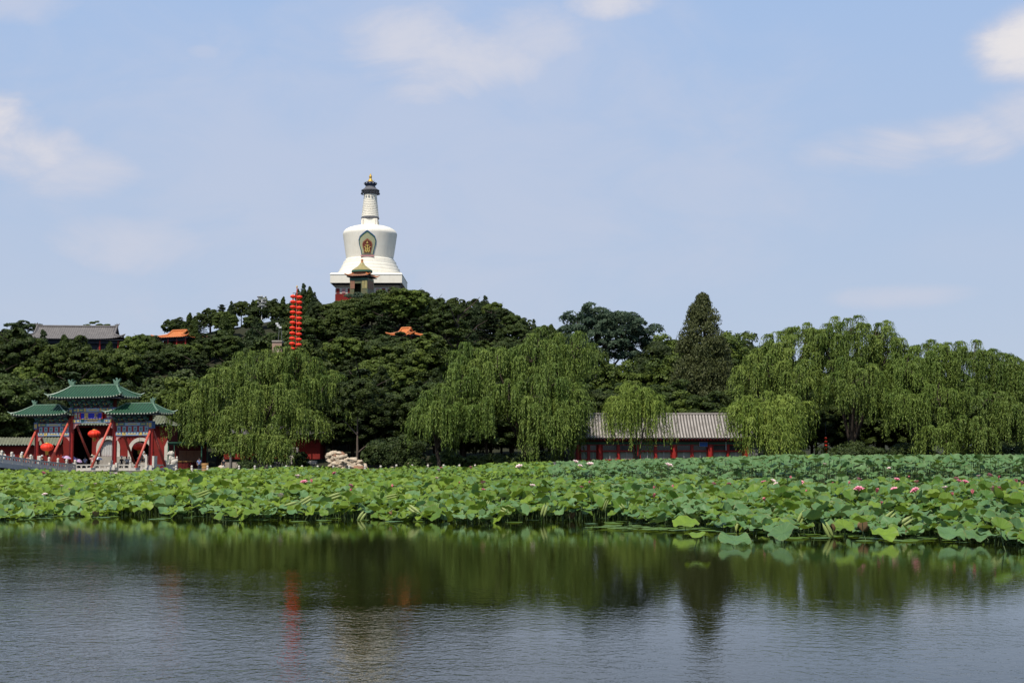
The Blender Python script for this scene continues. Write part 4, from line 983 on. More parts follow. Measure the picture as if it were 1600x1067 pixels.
def build_ground():
    mat('forest_floor', (0.020, 0.026, 0.010), (0.028, 0.026, 0.012), rough=0.95, scale=.6, bump=.3)
    xs = np.unique(np.concatenate([np.linspace(-3000, -260, 10), np.arange(-260, 261, 4.0), np.linspace(264, 3000, 10)]))
    ys = np.unique(np.concatenate([[-120, 0, 60, 140], np.arange(160, 182, .6), np.arange(182, 440, 4.0), np.linspace(444, 5000, 12)]))
    Xg, Yg = np.meshgrid(xs, ys, indexing='ij'); V = np.stack([Xg, Yg, terrain_z(Xg, Yg)], -1).reshape(-1, 3)
    i, j = np.meshgrid(np.arange(len(xs) - 1), np.arange(len(ys) - 1), indexing='ij'); n = len(ys); q = (i * n + j).ravel()
    me = np_mesh('ground', V, np.stack([q, q + n, q + n + 1, q + 1], 1), 'forest_floor', smooth=True)
    tag(link('ground', me), 'earth bank and wooded hill rising behind the lake', kind='structure')
    # water
    m, t, out = nt_new('lake_water')
    tc = N(t, 'ShaderNodeTexCoord')
    def noise_at(scale, sx, sy, detail, dist=0.0, rot=0.0):
        mp = N(t, 'ShaderNodeMapping'); mp.inputs['Scale'].default_value = (sx, sy, 1); mp.inputs['Rotation'].default_value = (0, 0, rot)
        t.links.new(tc.outputs['Object'], mp.inputs[0]); nz = N(t, 'ShaderNodeTexNoise', i_Scale=scale, i_Detail=detail, i_Roughness=.55, i_Distortion=dist)
        t.links.new(mp.outputs[0], nz.inputs['Vector']); return nz.outputs[0]
    a = noise_at(4.6, 1.2, 1.0, 3, .5, .15); b = noise_at(13.0, 1.2, 1.0, 2, .4, -.2); c = noise_at(.55, 1, 1.6, 2, 0, .1)
    s1 = N(t, 'ShaderNodeMath', operation='MULTIPLY_ADD'); s1.inputs[1].default_value = .32; t.links.new(b, s1.inputs[0]); t.links.new(a, s1.inputs[2])
    s2 = N(t, 'ShaderNodeMath', operation='MULTIPLY_ADD'); s2.inputs[1].default_value = .5; t.links.new(c, s2.inputs[0]); t.links.new(s1.outputs[0], s2.inputs[2])
    sep = N(t, 'ShaderNodeSeparateXYZ'); t.links.new(tc.outputs['Object'], sep.inputs[0])
    mr = N(t, 'ShaderNodeMapRange'); mr.inputs[1].default_value = 10; mr.inputs[2].default_value = 26.5; mr.inputs[3].default_value = 1.0; mr.inputs[4].default_value = 0
    wob = noise_at(.09, 1, 2.2, 3); wm = N(t, 'ShaderNodeMath', operation='MULTIPLY_ADD'); wm.inputs[1].default_value = 24; t.links.new(wob, wm.inputs[0])
    yo = N(t, 'ShaderNodeMath', operation='SUBTRACT'); yo.inputs[1].default_value = 16; t.links.new(sep.outputs[1], yo.inputs[0]); ym = N(t, 'ShaderNodeMath', operation='MULTIPLY_ADD'); ym.inputs[1].default_value = 9; t.links.new(noise_at(.45, 1, 2.6, 4), ym.inputs[0]); t.links.new(yo.outputs[0], ym.inputs[2]); t.links.new(ym.outputs[0], wm.inputs[2])
    mn = N(t, 'ShaderNodeMath', operation='MINIMUM'); mn.inputs[1].default_value = 1.5; t.links.new(sep.outputs[0], mn.inputs[0]); xo = N(t, 'ShaderNodeMath', operation='MULTIPLY_ADD'); xo.inputs[1].default_value = 1.15; t.links.new(mn.outputs[0], xo.inputs[0]); t.links.new(wm.outputs[0], xo.inputs[2]); t.links.new(xo.outputs[0], mr.inputs[0])
    pw = N(t, 'ShaderNodeMath', operation='POWER'); pw.inputs[1].default_value = 1.5; t.links.new(mr.outputs[0], pw.inputs[0]); ad = N(t, 'ShaderNodeMath', operation='ADD'); ad.inputs[1].default_value = .16; t.links.new(pw.outputs[0], ad.inputs[0])
    bp = N(t, 'ShaderNodeBump', i_Distance=WATER_BUMP); t.links.new(ad.outputs[0], bp.inputs['Strength']); t.links.new(s2.outputs[0], bp.inputs['Height'])
    pr = N(t, 'ShaderNodeBsdfPrincipled'); pr.inputs['Base Color'].default_value = (0.007, 0.0085, 0.001, 1); pr.inputs['Roughness'].default_value = .008; pr.inputs['IOR'].default_value = 1.333; pr.inputs['Specular IOR Level'].default_value = .33
    t.links.new(bp.outputs[0], pr.inputs['Normal']); t.links.new(pr.outputs[0], out.inputs[0])
    mb = MB(); mb.add([(-3000, -200, 0), (3000, -200, 0), (3000, 177.5, 0), (-3000, 177.5, 0)], [(0, 1, 2, 3)], 'lake_water')
    tag(mb.build('lake_water'), 'dark green rippled lake water', kind='structure')

WATER_BUMP = .0088
SUN_EL, SUN_AZ = 59.0, 24.0      # azimuth: degrees to the left of straight behind the camera
def build_light():
    sc = bpy.context.scene
    w = bpy.data.worlds.new('World'); sc.world = w; w.use_nodes = True; t = w.node_tree; t.nodes.clear()
    out = t.nodes.new('ShaderNodeOutputWorld'); bg = t.nodes.new('ShaderNodeBackground')
    sky = t.nodes.new('ShaderNodeTexSky'); sky.sky_type = 'NISHITA'; sky.sun_disc = False
    sky.sun_elevation = R(SUN_EL); sky.altitude = 50; sky.air_density = 1.0; sky.dust_density = .6; sky.ozone_density = 2.0
    # sun direction vector
    az = R(SUN_AZ); d = Vector((-math.sin(az) * math.cos(R(SUN_EL)), -math.cos(az) * math.cos(R(SUN_EL)), math.sin(R(SUN_EL))))
    sky.sun_rotation = math.atan2(d.x, d.y)
    L = t.links.new
    tc = N(t, 'ShaderNodeTexCoord')
    sep = N(t, 'ShaderNodeSeparateXYZ'); L(tc.outputs['Generated'], sep.inputs[0])
    def M(op, a, b=None, c=None, clamp=False):
        n = N(t, 'ShaderNodeMath', operation=op); n.use_clamp = clamp
        for i, v in enumerate((a, b, c)):
            if v is None: continue
            if isinstance(v, (int, float)): n.inputs[i].default_value = v
            else: L(v, n.inputs[i])
        return n.outputs[0]
    ang = M('ARCTAN2', sep.outputs[0], sep.outputs[1]); el = M('ARCSINE', sep.outputs[2])
    # the high summer haze: towards the horizon the sky turns a pale lavender blue
    hz = N(t, 'ShaderNodeMapRange'); hz.interpolation_type = 'SMOOTHSTEP'; hz.inputs[1].default_value = .25; hz.inputs[2].default_value = 1.2; hz.inputs[3].default_value = SKY_HAZE; hz.inputs[4].default_value = .3; L(el, hz.inputs[0])
    rmp = N(t, 'ShaderNodeValToRGB'); e = rmp.color_ramp.elements
    e[0].position = 0; e[0].color = (*SKY_LOW, 1); e[1].position = .34; e[1].color = (*SKY_HIGH, 1); L(M('MULTIPLY', el, 1.0, clamp=True), rmp.inputs[0])
    c = mixc(t, sky.outputs[0], rmp.outputs[0], hz.outputs[0])
    # soft cloud banks at fixed bearings and heights
    cmb = N(t, 'ShaderNodeCombineXYZ'); L(ang, cmb.inputs[0]); L(el, cmb.inputs[1])
    nz = N(t, 'ShaderNodeTexNoise', i_Scale=9.0, i_Detail=9, i_Roughness=.62, i_Distortion=.5); mpn = N(t, 'ShaderNodeMapping'); mpn.inputs['Scale'].default_value = (1, 1.9, 1); L(cmb.outputs[0], mpn.inputs[0]); L(mpn.outputs[0], nz.inputs['Vector'])
    nz2 = N(t, 'ShaderNodeTexNoise', i_Scale=3.0, i_Detail=5); L(mpn.outputs[0], nz2.inputs['Vector'])
    tot = None
    for px, py, rx, ry, s in CLOUDS:
        a0 = (px - 800) / F; e0 = math.atan((533.5 - py) / F) + TH
        dx = M('DIVIDE', M('SUBTRACT', ang, a0), rx / F); dy = M('DIVIDE', M('SUBTRACT', el, e0), ry / F)
        q = M('ADD', M('MULTIPLY', dx, dx), M('MULTIPLY', dy, dy))
        q = M('ADD', q, M('MULTIPLY', M('SUBTRACT', nz.outputs[0], .5), -2.5))
        m_ = N(t, 'ShaderNodeMapRange', interpolation_type='SMOOTHERSTEP'); m_.inputs[1].default_value = 1.25; m_.inputs[2].default_value = -.35; m_.inputs[3].default_value = 0; m_.inputs[4].default_value = s; L(q, m_.inputs[0])
        tot = m_.outputs[0] if tot is None else M('MAXIMUM', tot, m_.outputs[0])
    # faint veils everywhere, and ordinary cloud outside the view
    veil = N(t, 'ShaderNodeMapRange', interpolation_type='SMOOTHSTEP'); veil.inputs[1].default_value = .5; veil.inputs[2].default_value = .8; veil.inputs[4].default_value = .28; L(nz2.outputs[0], veil.inputs[0])
    tot = M('MAXIMUM', tot, veil.outputs[0])
    c = mixc(t, c, mixc(t, CLOUD_COL, (8.0, 7.75, 7.9), M('MULTIPLY', tot, tot)), tot)
    L(c, bg.inputs[0]); bg.inputs[1].default_value = SKY_STR; L(bg.outputs[0], out.inputs[0])
    s = bpy.data.lights.new('Sun', 'SUN'); s.energy = SUN_E; s.angle = R(.5); s.color = (1.0, .94, .85)
    o = bpy.data.objects.new('Sun', s); COL.objects.link(o); o.location = d * 300; o.rotation_euler = (-d).to_track_quat('-Z', 'Y').to_euler()
    cam = bpy.data.cameras.new('Camera'); cam.lens = F * 36 / 1600; cam.sensor_width = 36; cam.clip_end = 8000; cam.clip_start = .1
    co = bpy.data.objects.new('Camera', cam); COL.objects.link(co); co.location = (0, 0, CH); co.rotation_euler = (math.pi / 2 + TH, 0, 0)
    sc.camera = co
    v = sc.view_settings; v.view_transform = 'Standard'; v.look = 'None'; v.exposure = EXPO; v.gamma = 1
    cy = sc.cycles; cy.max_bounces = 5; cy.diffuse_bounces = 2; cy.glossy_bounces = 3; cy.transmission_bounces = 3; cy.caustics_reflective = False; cy.caustics_refractive = False
SKY_STR, SUN_E, EXPO = .10, 4.8, 0.0
SKY_HAZE = .95
SKY_LOW, SKY_HIGH = (5.2, 5.95, 7.2), (3.75, 5.3, 8.1)
CLOUD_COL = (6.55, 6.4, 7.2)
CLOUDS = [(-5, 225, 110, 58, .95), (60, 262, 130, 55, .85), (140, 290, 120, 55, .65), (40, 35, 100, 45, .45), (318, 96, 40, 16, .35), (690, 85, 220, 95, .72), (820, 50, 150, 70, .6), (955, 5, 110, 38, .8), (1588, 112, 92, 68, 1.0), (1310, 248, 95, 40, .6), (1390, 250, 130, 50, .8), (1490, 240, 130, 50, .8), (1590, 215, 110, 56, .75), (1410, 472, 130, 22, .45), (220, 390, 160, 60, .5), (640, 260, 760, 330, .3), (760, 80, 420, 200, .32)]

# ================================================================ PLANTS
def add_limb(mb, pts, r0, r1, m='bark'):
    n = len(pts)
    for i in range(n - 1):
        a = r0 + (r1 - r0) * i / (n - 1); b = r0 + (r1 - r0) * (i + 1) / (n - 1)
        mb.tube(pts[i], pts[i + 1], a, b, m, n=7, caps=False)
def trunk_mesh(name, H, r, seed, limbs=6, top=.8, spread=.35, m='bark', lean=.05):
    rg = random.Random(seed); mb = MB()
    p = [Vector((0, 0, -.6))]; d = Vector((rg.uniform(-lean, lean), rg.uniform(-lean, lean), 1))
    for i in range(5): p.append(p[-1] + d * (H * top + .6) / 5 + Vector((rg.uniform(-1, 1), rg.uniform(-1, 1), 0)) * H * .012)
    add_limb(mb, p, r, r * .3, m)
    for i in range(limbs):
        f = .35 + .6 * i / max(1, limbs - 1); k = min(4, int(f * 5)); base = p[k].lerp(p[k + 1], f * 5 - k)
        a = i * 2.4 + rg.uniform(-.4, .4); L = H * spread * rg.uniform(.7, 1.1)
        q = [base]
        for j in range(3): q.append(q[-1] + Vector((math.cos(a) * L / 3, math.sin(a) * L / 3, L * rg.uniform(.15, .32))))
        add_limb(mb, q, r * .42, r * .1, m)
    return mb.mesh(name, smooth=True)

def broad_crown(name, seed, Rr, H0, H1, m, nl=26, nleaf=5200, size=.16, flat=1.0, lobe=(.24, .42), squash=.75):
    """rounded broadleaf crown: overlapping leafy boughs, each with its own shell of leaves"""
    rng = np.random.default_rng(seed); cz = (H0 + H1) / 2; rz = (H1 - H0) / 2
    g = np.pi * (3 - 5 ** .5); i = np.arange(nl); zz = 1 - (i + .5) / nl * 1.75; rr = np.sqrt(np.maximum(0, 1 - zz ** 2))
    C = np.stack([rr * np.cos(g * i), rr * np.sin(g * i), zz], 1) * rng.uniform(.55, .85, (nl, 1))
    C = C * [Rr, Rr, rz] + rng.normal(0, .06, (nl, 3)) * Rr; rad = rng.uniform(*lobe, nl) * Rr
    M_ = 16; sub = rdir(rng, nl * M_).reshape(nl, M_, 3); sub[..., 2] = np.where(sub[..., 2] < -.3, -sub[..., 2], sub[..., 2]); bump = rng.uniform(.82, 1.12, (nl, M_))
    k = rng.integers(0, nl, nleaf); j = rng.integers(0, M_, nleaf); D = unit(sub[k, j] + rng.normal(0, .24, (nleaf, 3)))
    rsc = rng.uniform(.74, 1.08, nleaf) ** .7 * bump[k, j]
    Pp = C[k] + D * (rad[k] * rsc)[:, None] * [1, 1, squash * flat] + [0, 0, cz]
    Nn = unit(D * .9 + rdir(rng, nleaf) * .55); V, Q = leaf_quads(Pp, Nn, rdir(rng, nleaf), rng.uniform(.5, 1, nleaf) * size, rng.uniform(.8, 1.4, nleaf) * size)
    tone = np.clip(rng.normal(.45, .25, nleaf) + rng.normal(0, .15, nl)[k], 0, 1)
    return np_mesh(name, V, Q, m, tone)

def pine_crown(name, seed, Rr, H0, H1, m, tiers=11, nleaf=13000, size=.15, power=.8, droop=-.12, top_round=.25):
    """layered conifer: flat sprays carried on level boughs"""
    rng = np.random.default_rng(seed); Pl, Nl, Al, Tl = [], [], [], []
    pads = []
    for t_ in range(tiers):
        f = t_ / (tiers - 1); z = H0 + (H1 - H0) * f; L = Rr * max(top_round * (1 - f) ** .5, (1 - f) ** power) + .25
        nb = max(3, int(7 - 3 * f))
        for b in range(nb):
            a = rng.uniform(0, 6.28); l = L * rng.uniform(.65, 1.1)
            for s in np.linspace(.3, 1, max(2, int(l / 1.0))):
                pads.append((l * s * math.cos(a), l * s * math.sin(a), z + droop * l * s + rng.normal(0, .12), .28 * Rr * (1.15 - .5 * s) * (1 - .45 * f) + .22, a))
    pads = np.array(pads); k = rng.integers(0, len(pads), nleaf); th = rng.uniform(0, 6.28, nleaf); rr = np.sqrt(rng.uniform(0, 1, nleaf)) * pads[k, 3]
    Pp = np.stack([pads[k, 0] + rr * np.cos(th), pads[k, 1] + rr * np.sin(th), pads[k, 2] - rr * .3 + rng.uniform(-.12, .12, nleaf)], 1)
    Nn = unit(np.array([0, 0, 1.0]) * .9 + rdir(rng, nleaf) * .8); A = np.stack([np.cos(th), np.sin(th), np.full(nleaf, .1)], 1)
    V, Q = leaf_quads(Pp, Nn, A, size * rng.uniform(.35, .7, nleaf), size * rng.uniform(.9, 1.5, nleaf))
    return np_mesh(name, V, Q, m, np.clip(rng.normal(.45, .28, nleaf), 0, 1))

def cypress_crown(name, seed, Rr, H0, H1, m, nleaf=12000, size=.15, bumps=46, power=.75, br_k=.42):
    """upright conical conifer with tufted sides"""
    rng = np.random.default_rng(seed); nb = bumps
    f = rng.uniform(0, 1, nb) ** 1.1; a = np.arange(nb) * 2.4; rad = Rr * (1 - f) ** power * rng.uniform(.6, .9, nb)
    C = np.stack([rad * np.cos(a), rad * np.sin(a), H0 + (H1 - H0) * f], 1); br = Rr * br_k * (1 - .6 * f) * rng.uniform(.8, 1.2, nb)
    C = np.concatenate([C, np.stack([np.zeros(6), np.zeros(6), H0 + (H1 - H0) * np.linspace(.3, .97, 6)], 1)]); br = np.concatenate([br, Rr * np.linspace(.6, .14, 6) * (br_k / .42)]); nb += 6
    k = rng.choice(nb, nleaf, p=br ** 1.6 / (br ** 1.6).sum()); D = rdir(rng, nleaf); D[:, 2] = np.abs(D[:, 2]) * 1.0 - .25
    Pp = C[k] + D * br[k][:, None] * [1, 1, 1.5] * rng.uniform(.75, 1.1, (nleaf, 1))
    Nn = unit(D + rdir(rng, nleaf) * .7); A = np.array([0, 0, 1.0]) + D * .5 + rdir(rng, nleaf) * .4
    V, Q = leaf_quads(Pp, Nn, A, size * rng.uniform(.35, .7, nleaf), size * rng.uniform(.9, 1.6, nleaf))
    return np_mesh(name, V, Q, m, np.clip(rng.normal(.45, .28, nleaf), 0, 1))

def place_tree(proto, px, pytop, Y, base=None, rz=0.0, wide=1.0, label=None, group=None, H=None, name=None, Hmin=4):
    """stand a copy of proto = (crown mesh, trunk mesh, its height, name, category) so its tip reaches the picture row"""
    cr, tr, h, nm, cat = proto; x = X(px, Y); gz = float(terrain_z(x, Y)) if base is None else base
    zt = Z(pytop, Y); Hh = zt - gz
    if H is not None: Hh = H
    if Hh < Hmin: return None
    s = Hh / h
    t = empty(name or nm, (x, Y, gz), rz, label, cat, group); sx = s if s < 1.15 else 1.15 * (s / 1.15) ** .5
    t.scale = (sx * wide, sx * wide, s)
    link('crown', cr, t); link('trunk', tr, t)
    return t

PR = {}
def build_protos():
    for i in range(4):
        PR['broad%d' % i] = (broad_crown('broad_crown', 10 + i, 3.7, 2.6, 9.4, 'leaf_broad' if i % 2 else 'leaf_forest', nl=34 + 6 * i, nleaf=19000, size=.15, lobe=(.18, .33)), trunk_mesh('trunk', 9, .24, i), 10.0, 'broadleaf_tree', 'tree')
    for i in range(2): PR['pine%d' % i] = (pine_crown('pine_crown', 20 + i, 3.6, 3.0, 9.6, 'leaf_pine', tiers=9 + 2 * i, power=.62), trunk_mesh('trunk', 9.6, .22, 30 + i, limbs=7, top=.98, spread=.28), 9.8, 'pine_tree', 'tree')
    for i in range(2): PR['cyp%d' % i] = (cypress_crown('cypress_crown', 40 + i, 2.3, 1.2, 9.2, 'leaf_forest' if i else 'leaf_pine'), trunk_mesh('trunk', 9, .18, 50 + i, limbs=0, top=.9), 9.6, 'cypress_tree', 'tree')

SKYL = [(-200, 515), (0, 508), (30, 506), (48, 520), (60, 530), (195, 530), (205, 520), (240, 520), (262, 497), (290, 492), (320, 482), (350, 472), (385, 470), (405, 467), (440, 464), (475, 455), (500, 465), (515, 478), (540, 482), (600, 478), (640, 455), (700, 465), (755, 462), (800, 485), (850, 505), (885, 512), (1010, 512), (1080, 505), (1150, 505), (1200, 518), (1300, 530), (1600, 552), (1900, 552)]
def skyline(px): return float(np.interp(px, [a for a, _ in SKYL], [b for _, b in SKYL]))
# things the wood must leave in view: (left, right, nothing nearer than this depth may rise above this row)
CLEAR = [(506, 640, 322, 476), (536, 562, 322, 500), (240, 312, 296, 534), (608, 662, 286, 530), (60, 196, 282, 536), (20, 60, 282, 528), (420, 448, 262, 540), (392, 420, 316, 486), (150, 160, 280, 552), (485, 536, 400, 480)]
def allowed_top(px0, px1, Y):
    v = max(skyline(px0), skyline((px0 + px1) / 2), skyline(px1))
    for a, b, yd, row in CLEAR:
        if px1 > a and px0 < b and Y < yd: v = max(v, row)
    return v

def build_wood():
    rg = random.Random(5)
    HILL = 'trees on the pagoda hill'; LOW = 'trees at the foot of the wood'; EAST = 'trees behind the waterside hall'
    lab = {'broad': 'dark green round headed tree', 'pine': 'dark layered pine', 'cyp': 'dark pointed cypress'}
    def put(key, px, py, Y, where, group, wide=1.0, label=None):
        o = place_tree(PR[key], px, py, Y, rz=rg.uniform(0, 6.28), wide=wide * rg.uniform(.9, 1.12), group=group)
        if o: o['label'] = label or '%s %s' % (lab[key[:-1]], where); o['group'] = '%s, %s' % (group, {'broad': 'round headed ones', 'pine': 'pines', 'cyp': 'cypresses'}[key[:-1]])
        return o
    # the skyline, tree by tree
    for px, py, Y, key in [(-25, 508, 270, 'broad1'), (2, 507, 275, 'broad2'), (28, 508, 268, 'broad0'), (62, 512, 276, 'cyp0'), (96, 522, 270, 'cyp1'), (118, 520, 272, 'broad0'), (168, 533, 268, 'cyp1'), (186, 536, 270, 'broad1'), (78, 534, 268, 'broad3'), (138, 535, 268, 'broad2'), (154, 537, 267, 'broad1'),
                           (205, 521, 285, 'broad3'), (222, 516, 290, 'broad1'), (236, 522, 292, 'broad0'), (262, 496, 318, 'broad2'), (275, 494, 325, 'broad0'), (293, 488, 318, 'cyp1'), (309, 487, 322, 'broad0'), (326, 478, 320, 'broad2'), (343, 476, 326, 'pine1'),
                           (358, 469, 322, 'cyp0'), (374, 466, 324, 'broad1'), (392, 468, 330, 'cyp1'), (406, 462, 334, 'broad3'), (424, 465, 326, 'broad0'), (440, 463, 328, 'cyp1'), (449, 470, 322, 'broad2'), (471, 441, 322, 'cyp0'), (463, 451, 321, 'cyp1'), (481, 447, 321, 'cyp1'), (489, 455, 319, 'cyp0'), (508, 464, 336, 'broad2'), (497, 470, 312, 'broad0'),
                           (625, 468, 312, 'broad2'), (640, 452, 318, 'broad1'), (655, 450, 322, 'broad0'), (672, 458, 316, 'broad2'), (690, 468, 318, 'pine0'), (708, 463, 330, 'broad3'), (724, 468, 322, 'cyp1'), (741, 465, 326, 'broad0'), (757, 460, 324, 'cyp0'), (770, 467, 322, 'broad1'), (784, 478, 318, 'broad2'), (800, 486, 316, 'broad0'), (815, 494, 320, 'broad3'), (834, 497, 318, 'cyp0'), (848, 503, 310, 'broad1'), (862, 506, 300, 'cyp1'), (880, 508, 296, 'broad2')]:
        put(key, px, py, Y, 'standing on the skyline of the pagoda hill', 'skyline trees')
    for px, py, Y, key in [(526, 480, 302, 'broad3'), (531, 463, 307, 'broad1'), (543, 464, 308, 'broad3'), (517, 476, 306, 'broad0'), (541, 500, 296, 'cyp1'), (549, 524, 288, 'broad0'), (549, 470, 307, 'broad1'), (564, 459, 309, 'broad1'), (580, 461, 308, 'broad2'), (590, 450, 310, 'broad0'), (603, 447, 310, 'broad2'), (617, 446, 309, 'broad3'), (632, 445, 309, 'broad1'), (536, 520, 284, 'broad1'),
                           (616, 527, 281, 'broad1'), (634, 528.5, 280, 'broad2'), (652, 529, 281, 'broad0'), (668, 516, 282, 'broad3'), (604, 514, 284, 'broad2'), (250, 533, 290, 'broad0'), (268, 532, 288, 'broad2'), (286, 533, 288, 'broad1'), (303, 534, 289, 'broad3'), (318, 520, 296, 'broad0'), (236, 528, 288, 'broad1'),
                           (415, 552, 254, 'broad2'), (447, 554, 254, 'broad1'), (410, 528, 266, 'broad0'), (458, 522, 268, 'broad3'), (434, 508, 275, 'broad2')]:
        put(key, px, py, Y, 'close around the stairway, lookout and orange pavilions', 'trees around the pavilions', wide=1.25)
    # slope filling
    rows = [(212, 8.5), (224, 8), (236, 7.2), (248, 6.8), (259, 6.4), (270, 6.2), (280, 6), (290, 5.8), (300, 5.8), (310, 5.6), (319, 5.6)]
    for Y, dx in rows:
        x = X(-75, Y) + rg.uniform(0, 3)
        while x < X(905, Y):
            px = 800 + x / Y * F; yy = Y + rg.uniform(-4, 4); gz = float(terrain_z(x, yy))
            key = rg.choice(['broad0', 'broad1', 'broad2', 'broad3', 'broad0', 'broad2', 'pine0', 'cyp0', 'cyp1', 'pine1', 'cyp1', 'cyp0', 'pine0'])
            Hd = rg.uniform(8.0, 11.0) if Y > 235 else rg.uniform(12, 16)
            top = proj(x, yy, gz + Hd)[1]; w = 3.6 * Hd / 9.6 / S(yy)
            al = allowed_top(px - w * .8, px + w * .8, yy) + rg.uniform(3, 12)
            x += dx * rg.uniform(.8, 1.2)
            if 40 < px < 290 and Y < 222: continue
            if 350 < px < 505 and Y < 215: continue
            if top < al: top = al
            near = Y < 232
            put(key, px, top, yy, 'low on the slope behind the lakeside' if near else 'on the wooded slope below the pagoda', LOW if near else HILL, wide=1.3)
    # dark cedar right of the hill
    PR['cedar'] = (pine_crown('cedar_crown', 77, 5.2, 4.5, 13.6, 'leaf_forest', tiers=9, nleaf=24000, size=.17, power=.55, droop=-.2), trunk_mesh('trunk', 13.6, .35, 78, limbs=9, top=.98, spread=.3), 13.8, 'cedar_tree', 'tree')
    o = place_tree(PR['cedar'], 712, 482, 268, label='large layered cedar with drooping level boughs right of the orange roofed pavilion')
    # airy pine left of the grey hall and pale sprays behind it
    PR['flatpine'] = (broad_crown('flat_pine_crown', 81, 4.6, 6.6, 9.2, 'leaf_pine', nl=16, nleaf=9000, size=.14, flat=.5), trunk_mesh('trunk', 8.8, .22, 82, limbs=6, spread=.42), 9.4, 'flat_topped_pine', 'tree')
    place_tree(PR['flatpine'], 38, 502, 292, label='flat topped pine above the left end of the grey roofed hall', wide=1.1)
    PR['airy'] = (broad_crown('airy_crown', 83, 3.0, 6.0, 9.4, 'leaf_broad', nl=9, nleaf=3200, size=.13, flat=.5, lobe=(.2, .34)), trunk_mesh('trunk', 9, .14, 84, limbs=7, spread=.34), 9.6, 'thin_leaved_tree', 'tree')
    place_tree(PR['airy'], 143, 498, 300, label='thin pale green tree rising behind the ridge of the grey hall')
    place_tree(PR['airy'], 166, 503, 300, rz=2, label='thin tree with spreading tips beside the right gable of the grey hall')
    # in front of the pagoda foot: loose bluish pine
    PR['loose'] = (broad_crown('loose_crown', 85, 4.4, 2.0, 9.4, 'leaf_zelkova', nl=38, nleaf=15000, size=.13, flat=.6, lobe=(.18, .32)), trunk_mesh('trunk', 9.2, .2, 86, limbs=9, spread=.4), 9.6, 'loose_pine', 'tree')
    place_tree(PR['loose'], 560, 452, 311, label='loose bluish green pine in front of the pagoda shrine', wide=.9)
    place_tree(PR['loose'], 588, 462, 313, rz=1, label='loose green pine right of the pagoda shrine', wide=.85)
    place_tree(PR['loose'], 612, 462, 316, rz=3, label='loose green pine under the right corner of the pagoda terrace', wide=.8)
    place_tree(PR['broad2'], 520, 492, 311, label='small round tree left of the hill stairway', wide=.7)
    # right of the hill: broad flat zelkova, redwood and the wood behind the hall
    PR['zelk'] = (broad_crown('zelkova_crown', 90, 8.6, 8.2, 18.6, 'leaf_zelkova', nl=110, nleaf=52000, size=.15, flat=.8, lobe=(.13, .21)), trunk_mesh('trunk', 17, .5, 91, limbs=10, top=.78, spread=.30), 18.8, 'spreading_tree', 'tree')
    place_tree(PR['zelk'], 950, 474, 262, wide=.98, label='broad flat topped tree spreading against the sky right of the hill')
    PR['redwood'] = (cypress_crown('redwood_crown', 92, 7.0, 1.5, 24.6, 'leaf_redwood', nleaf=60000, size=.16, bumps=170, power=.66, br_k=.34), trunk_mesh('trunk', 24, .45, 93, limbs=0, top=.97), 25.2, 'redwood_tree', 'tree')
    place_tree(PR['redwood'], 1099, 461, 214, label='tall brownish green conical redwood standing above the waterside hall')
    PR['tallbroad'] = (broad_crown('tall_broad_crown', 95, 4.6, 2.5, 17.6, 'leaf_broad', nl=60, nleaf=34000, size=.16, lobe=(.22, .36)), trunk_mesh('trunk', 17, .32, 96, limbs=8, spread=.2, top=.75), 18.8, 'tall_leafy_tree', 'tree')
    PR['tallbroad2'] = (broad_crown('tall_broad_crown', 97, 4.9, 1.5, 17.4, 'leaf_forest', nl=64, nleaf=34000, size=.16, lobe=(.2, .33)), trunk_mesh('trunk', 17, .32, 98, limbs=8, spread=.2, top=.75), 18.8, 'tall_leafy_tree', 'tree')
    back = [(1022, 512, 242, 1), (1050, 506, 246, 0), (1070, 503, 250, 1), (1130, 500, 243, 0), (1156, 503, 250, 0), (1178, 511, 246, 1), (1200, 517, 243, 1), (1040, 540, 232, 0), (1000, 545, 236, 1), (975, 548, 228, 0), (900, 540, 236, 1), (925, 530, 226, 0), (872, 530, 232, 1), (845, 545, 222, 0),
            (1150, 545, 228, 1), (1180, 560, 222, 0), (1215, 545, 232, 1), (1245, 560, 224, 1), (1275, 570, 226, 0), (1310, 560, 222, 1), (1345, 565, 220, 1), (1380, 560, 226, 0), (1420, 570, 222, 1), (1455, 565, 226, 1), (1500, 575, 222, 0), (1545, 570, 224, 1), (1590, 560, 220, 1), (1598, 548, 216, 1), (1292, 528, 214, 1), (1345, 524, 216, 0), (1392, 532, 214, 1), (1500, 552, 212, 1), (1245, 535, 215, 1), (1440, 548, 214, 0), (1640, 560, 222, 1)]
    for px, py, Y, k in back:
        place_tree(PR['tallbroad' if k == 0 else 'tallbroad2'], px, py, Y, rz=rg.uniform(0, 6), wide=rg.uniform(.95, 1.15), label=('bright leafy tree' if k == 0 else 'dark leafy tree') + (' in the wood behind the waterside hall' if px < 1200 else ' behind the right willows'), group=('bright' if k == 0 else 'dark') + (' trees behind the hall' if px < 1200 else ' trees behind the willows'))
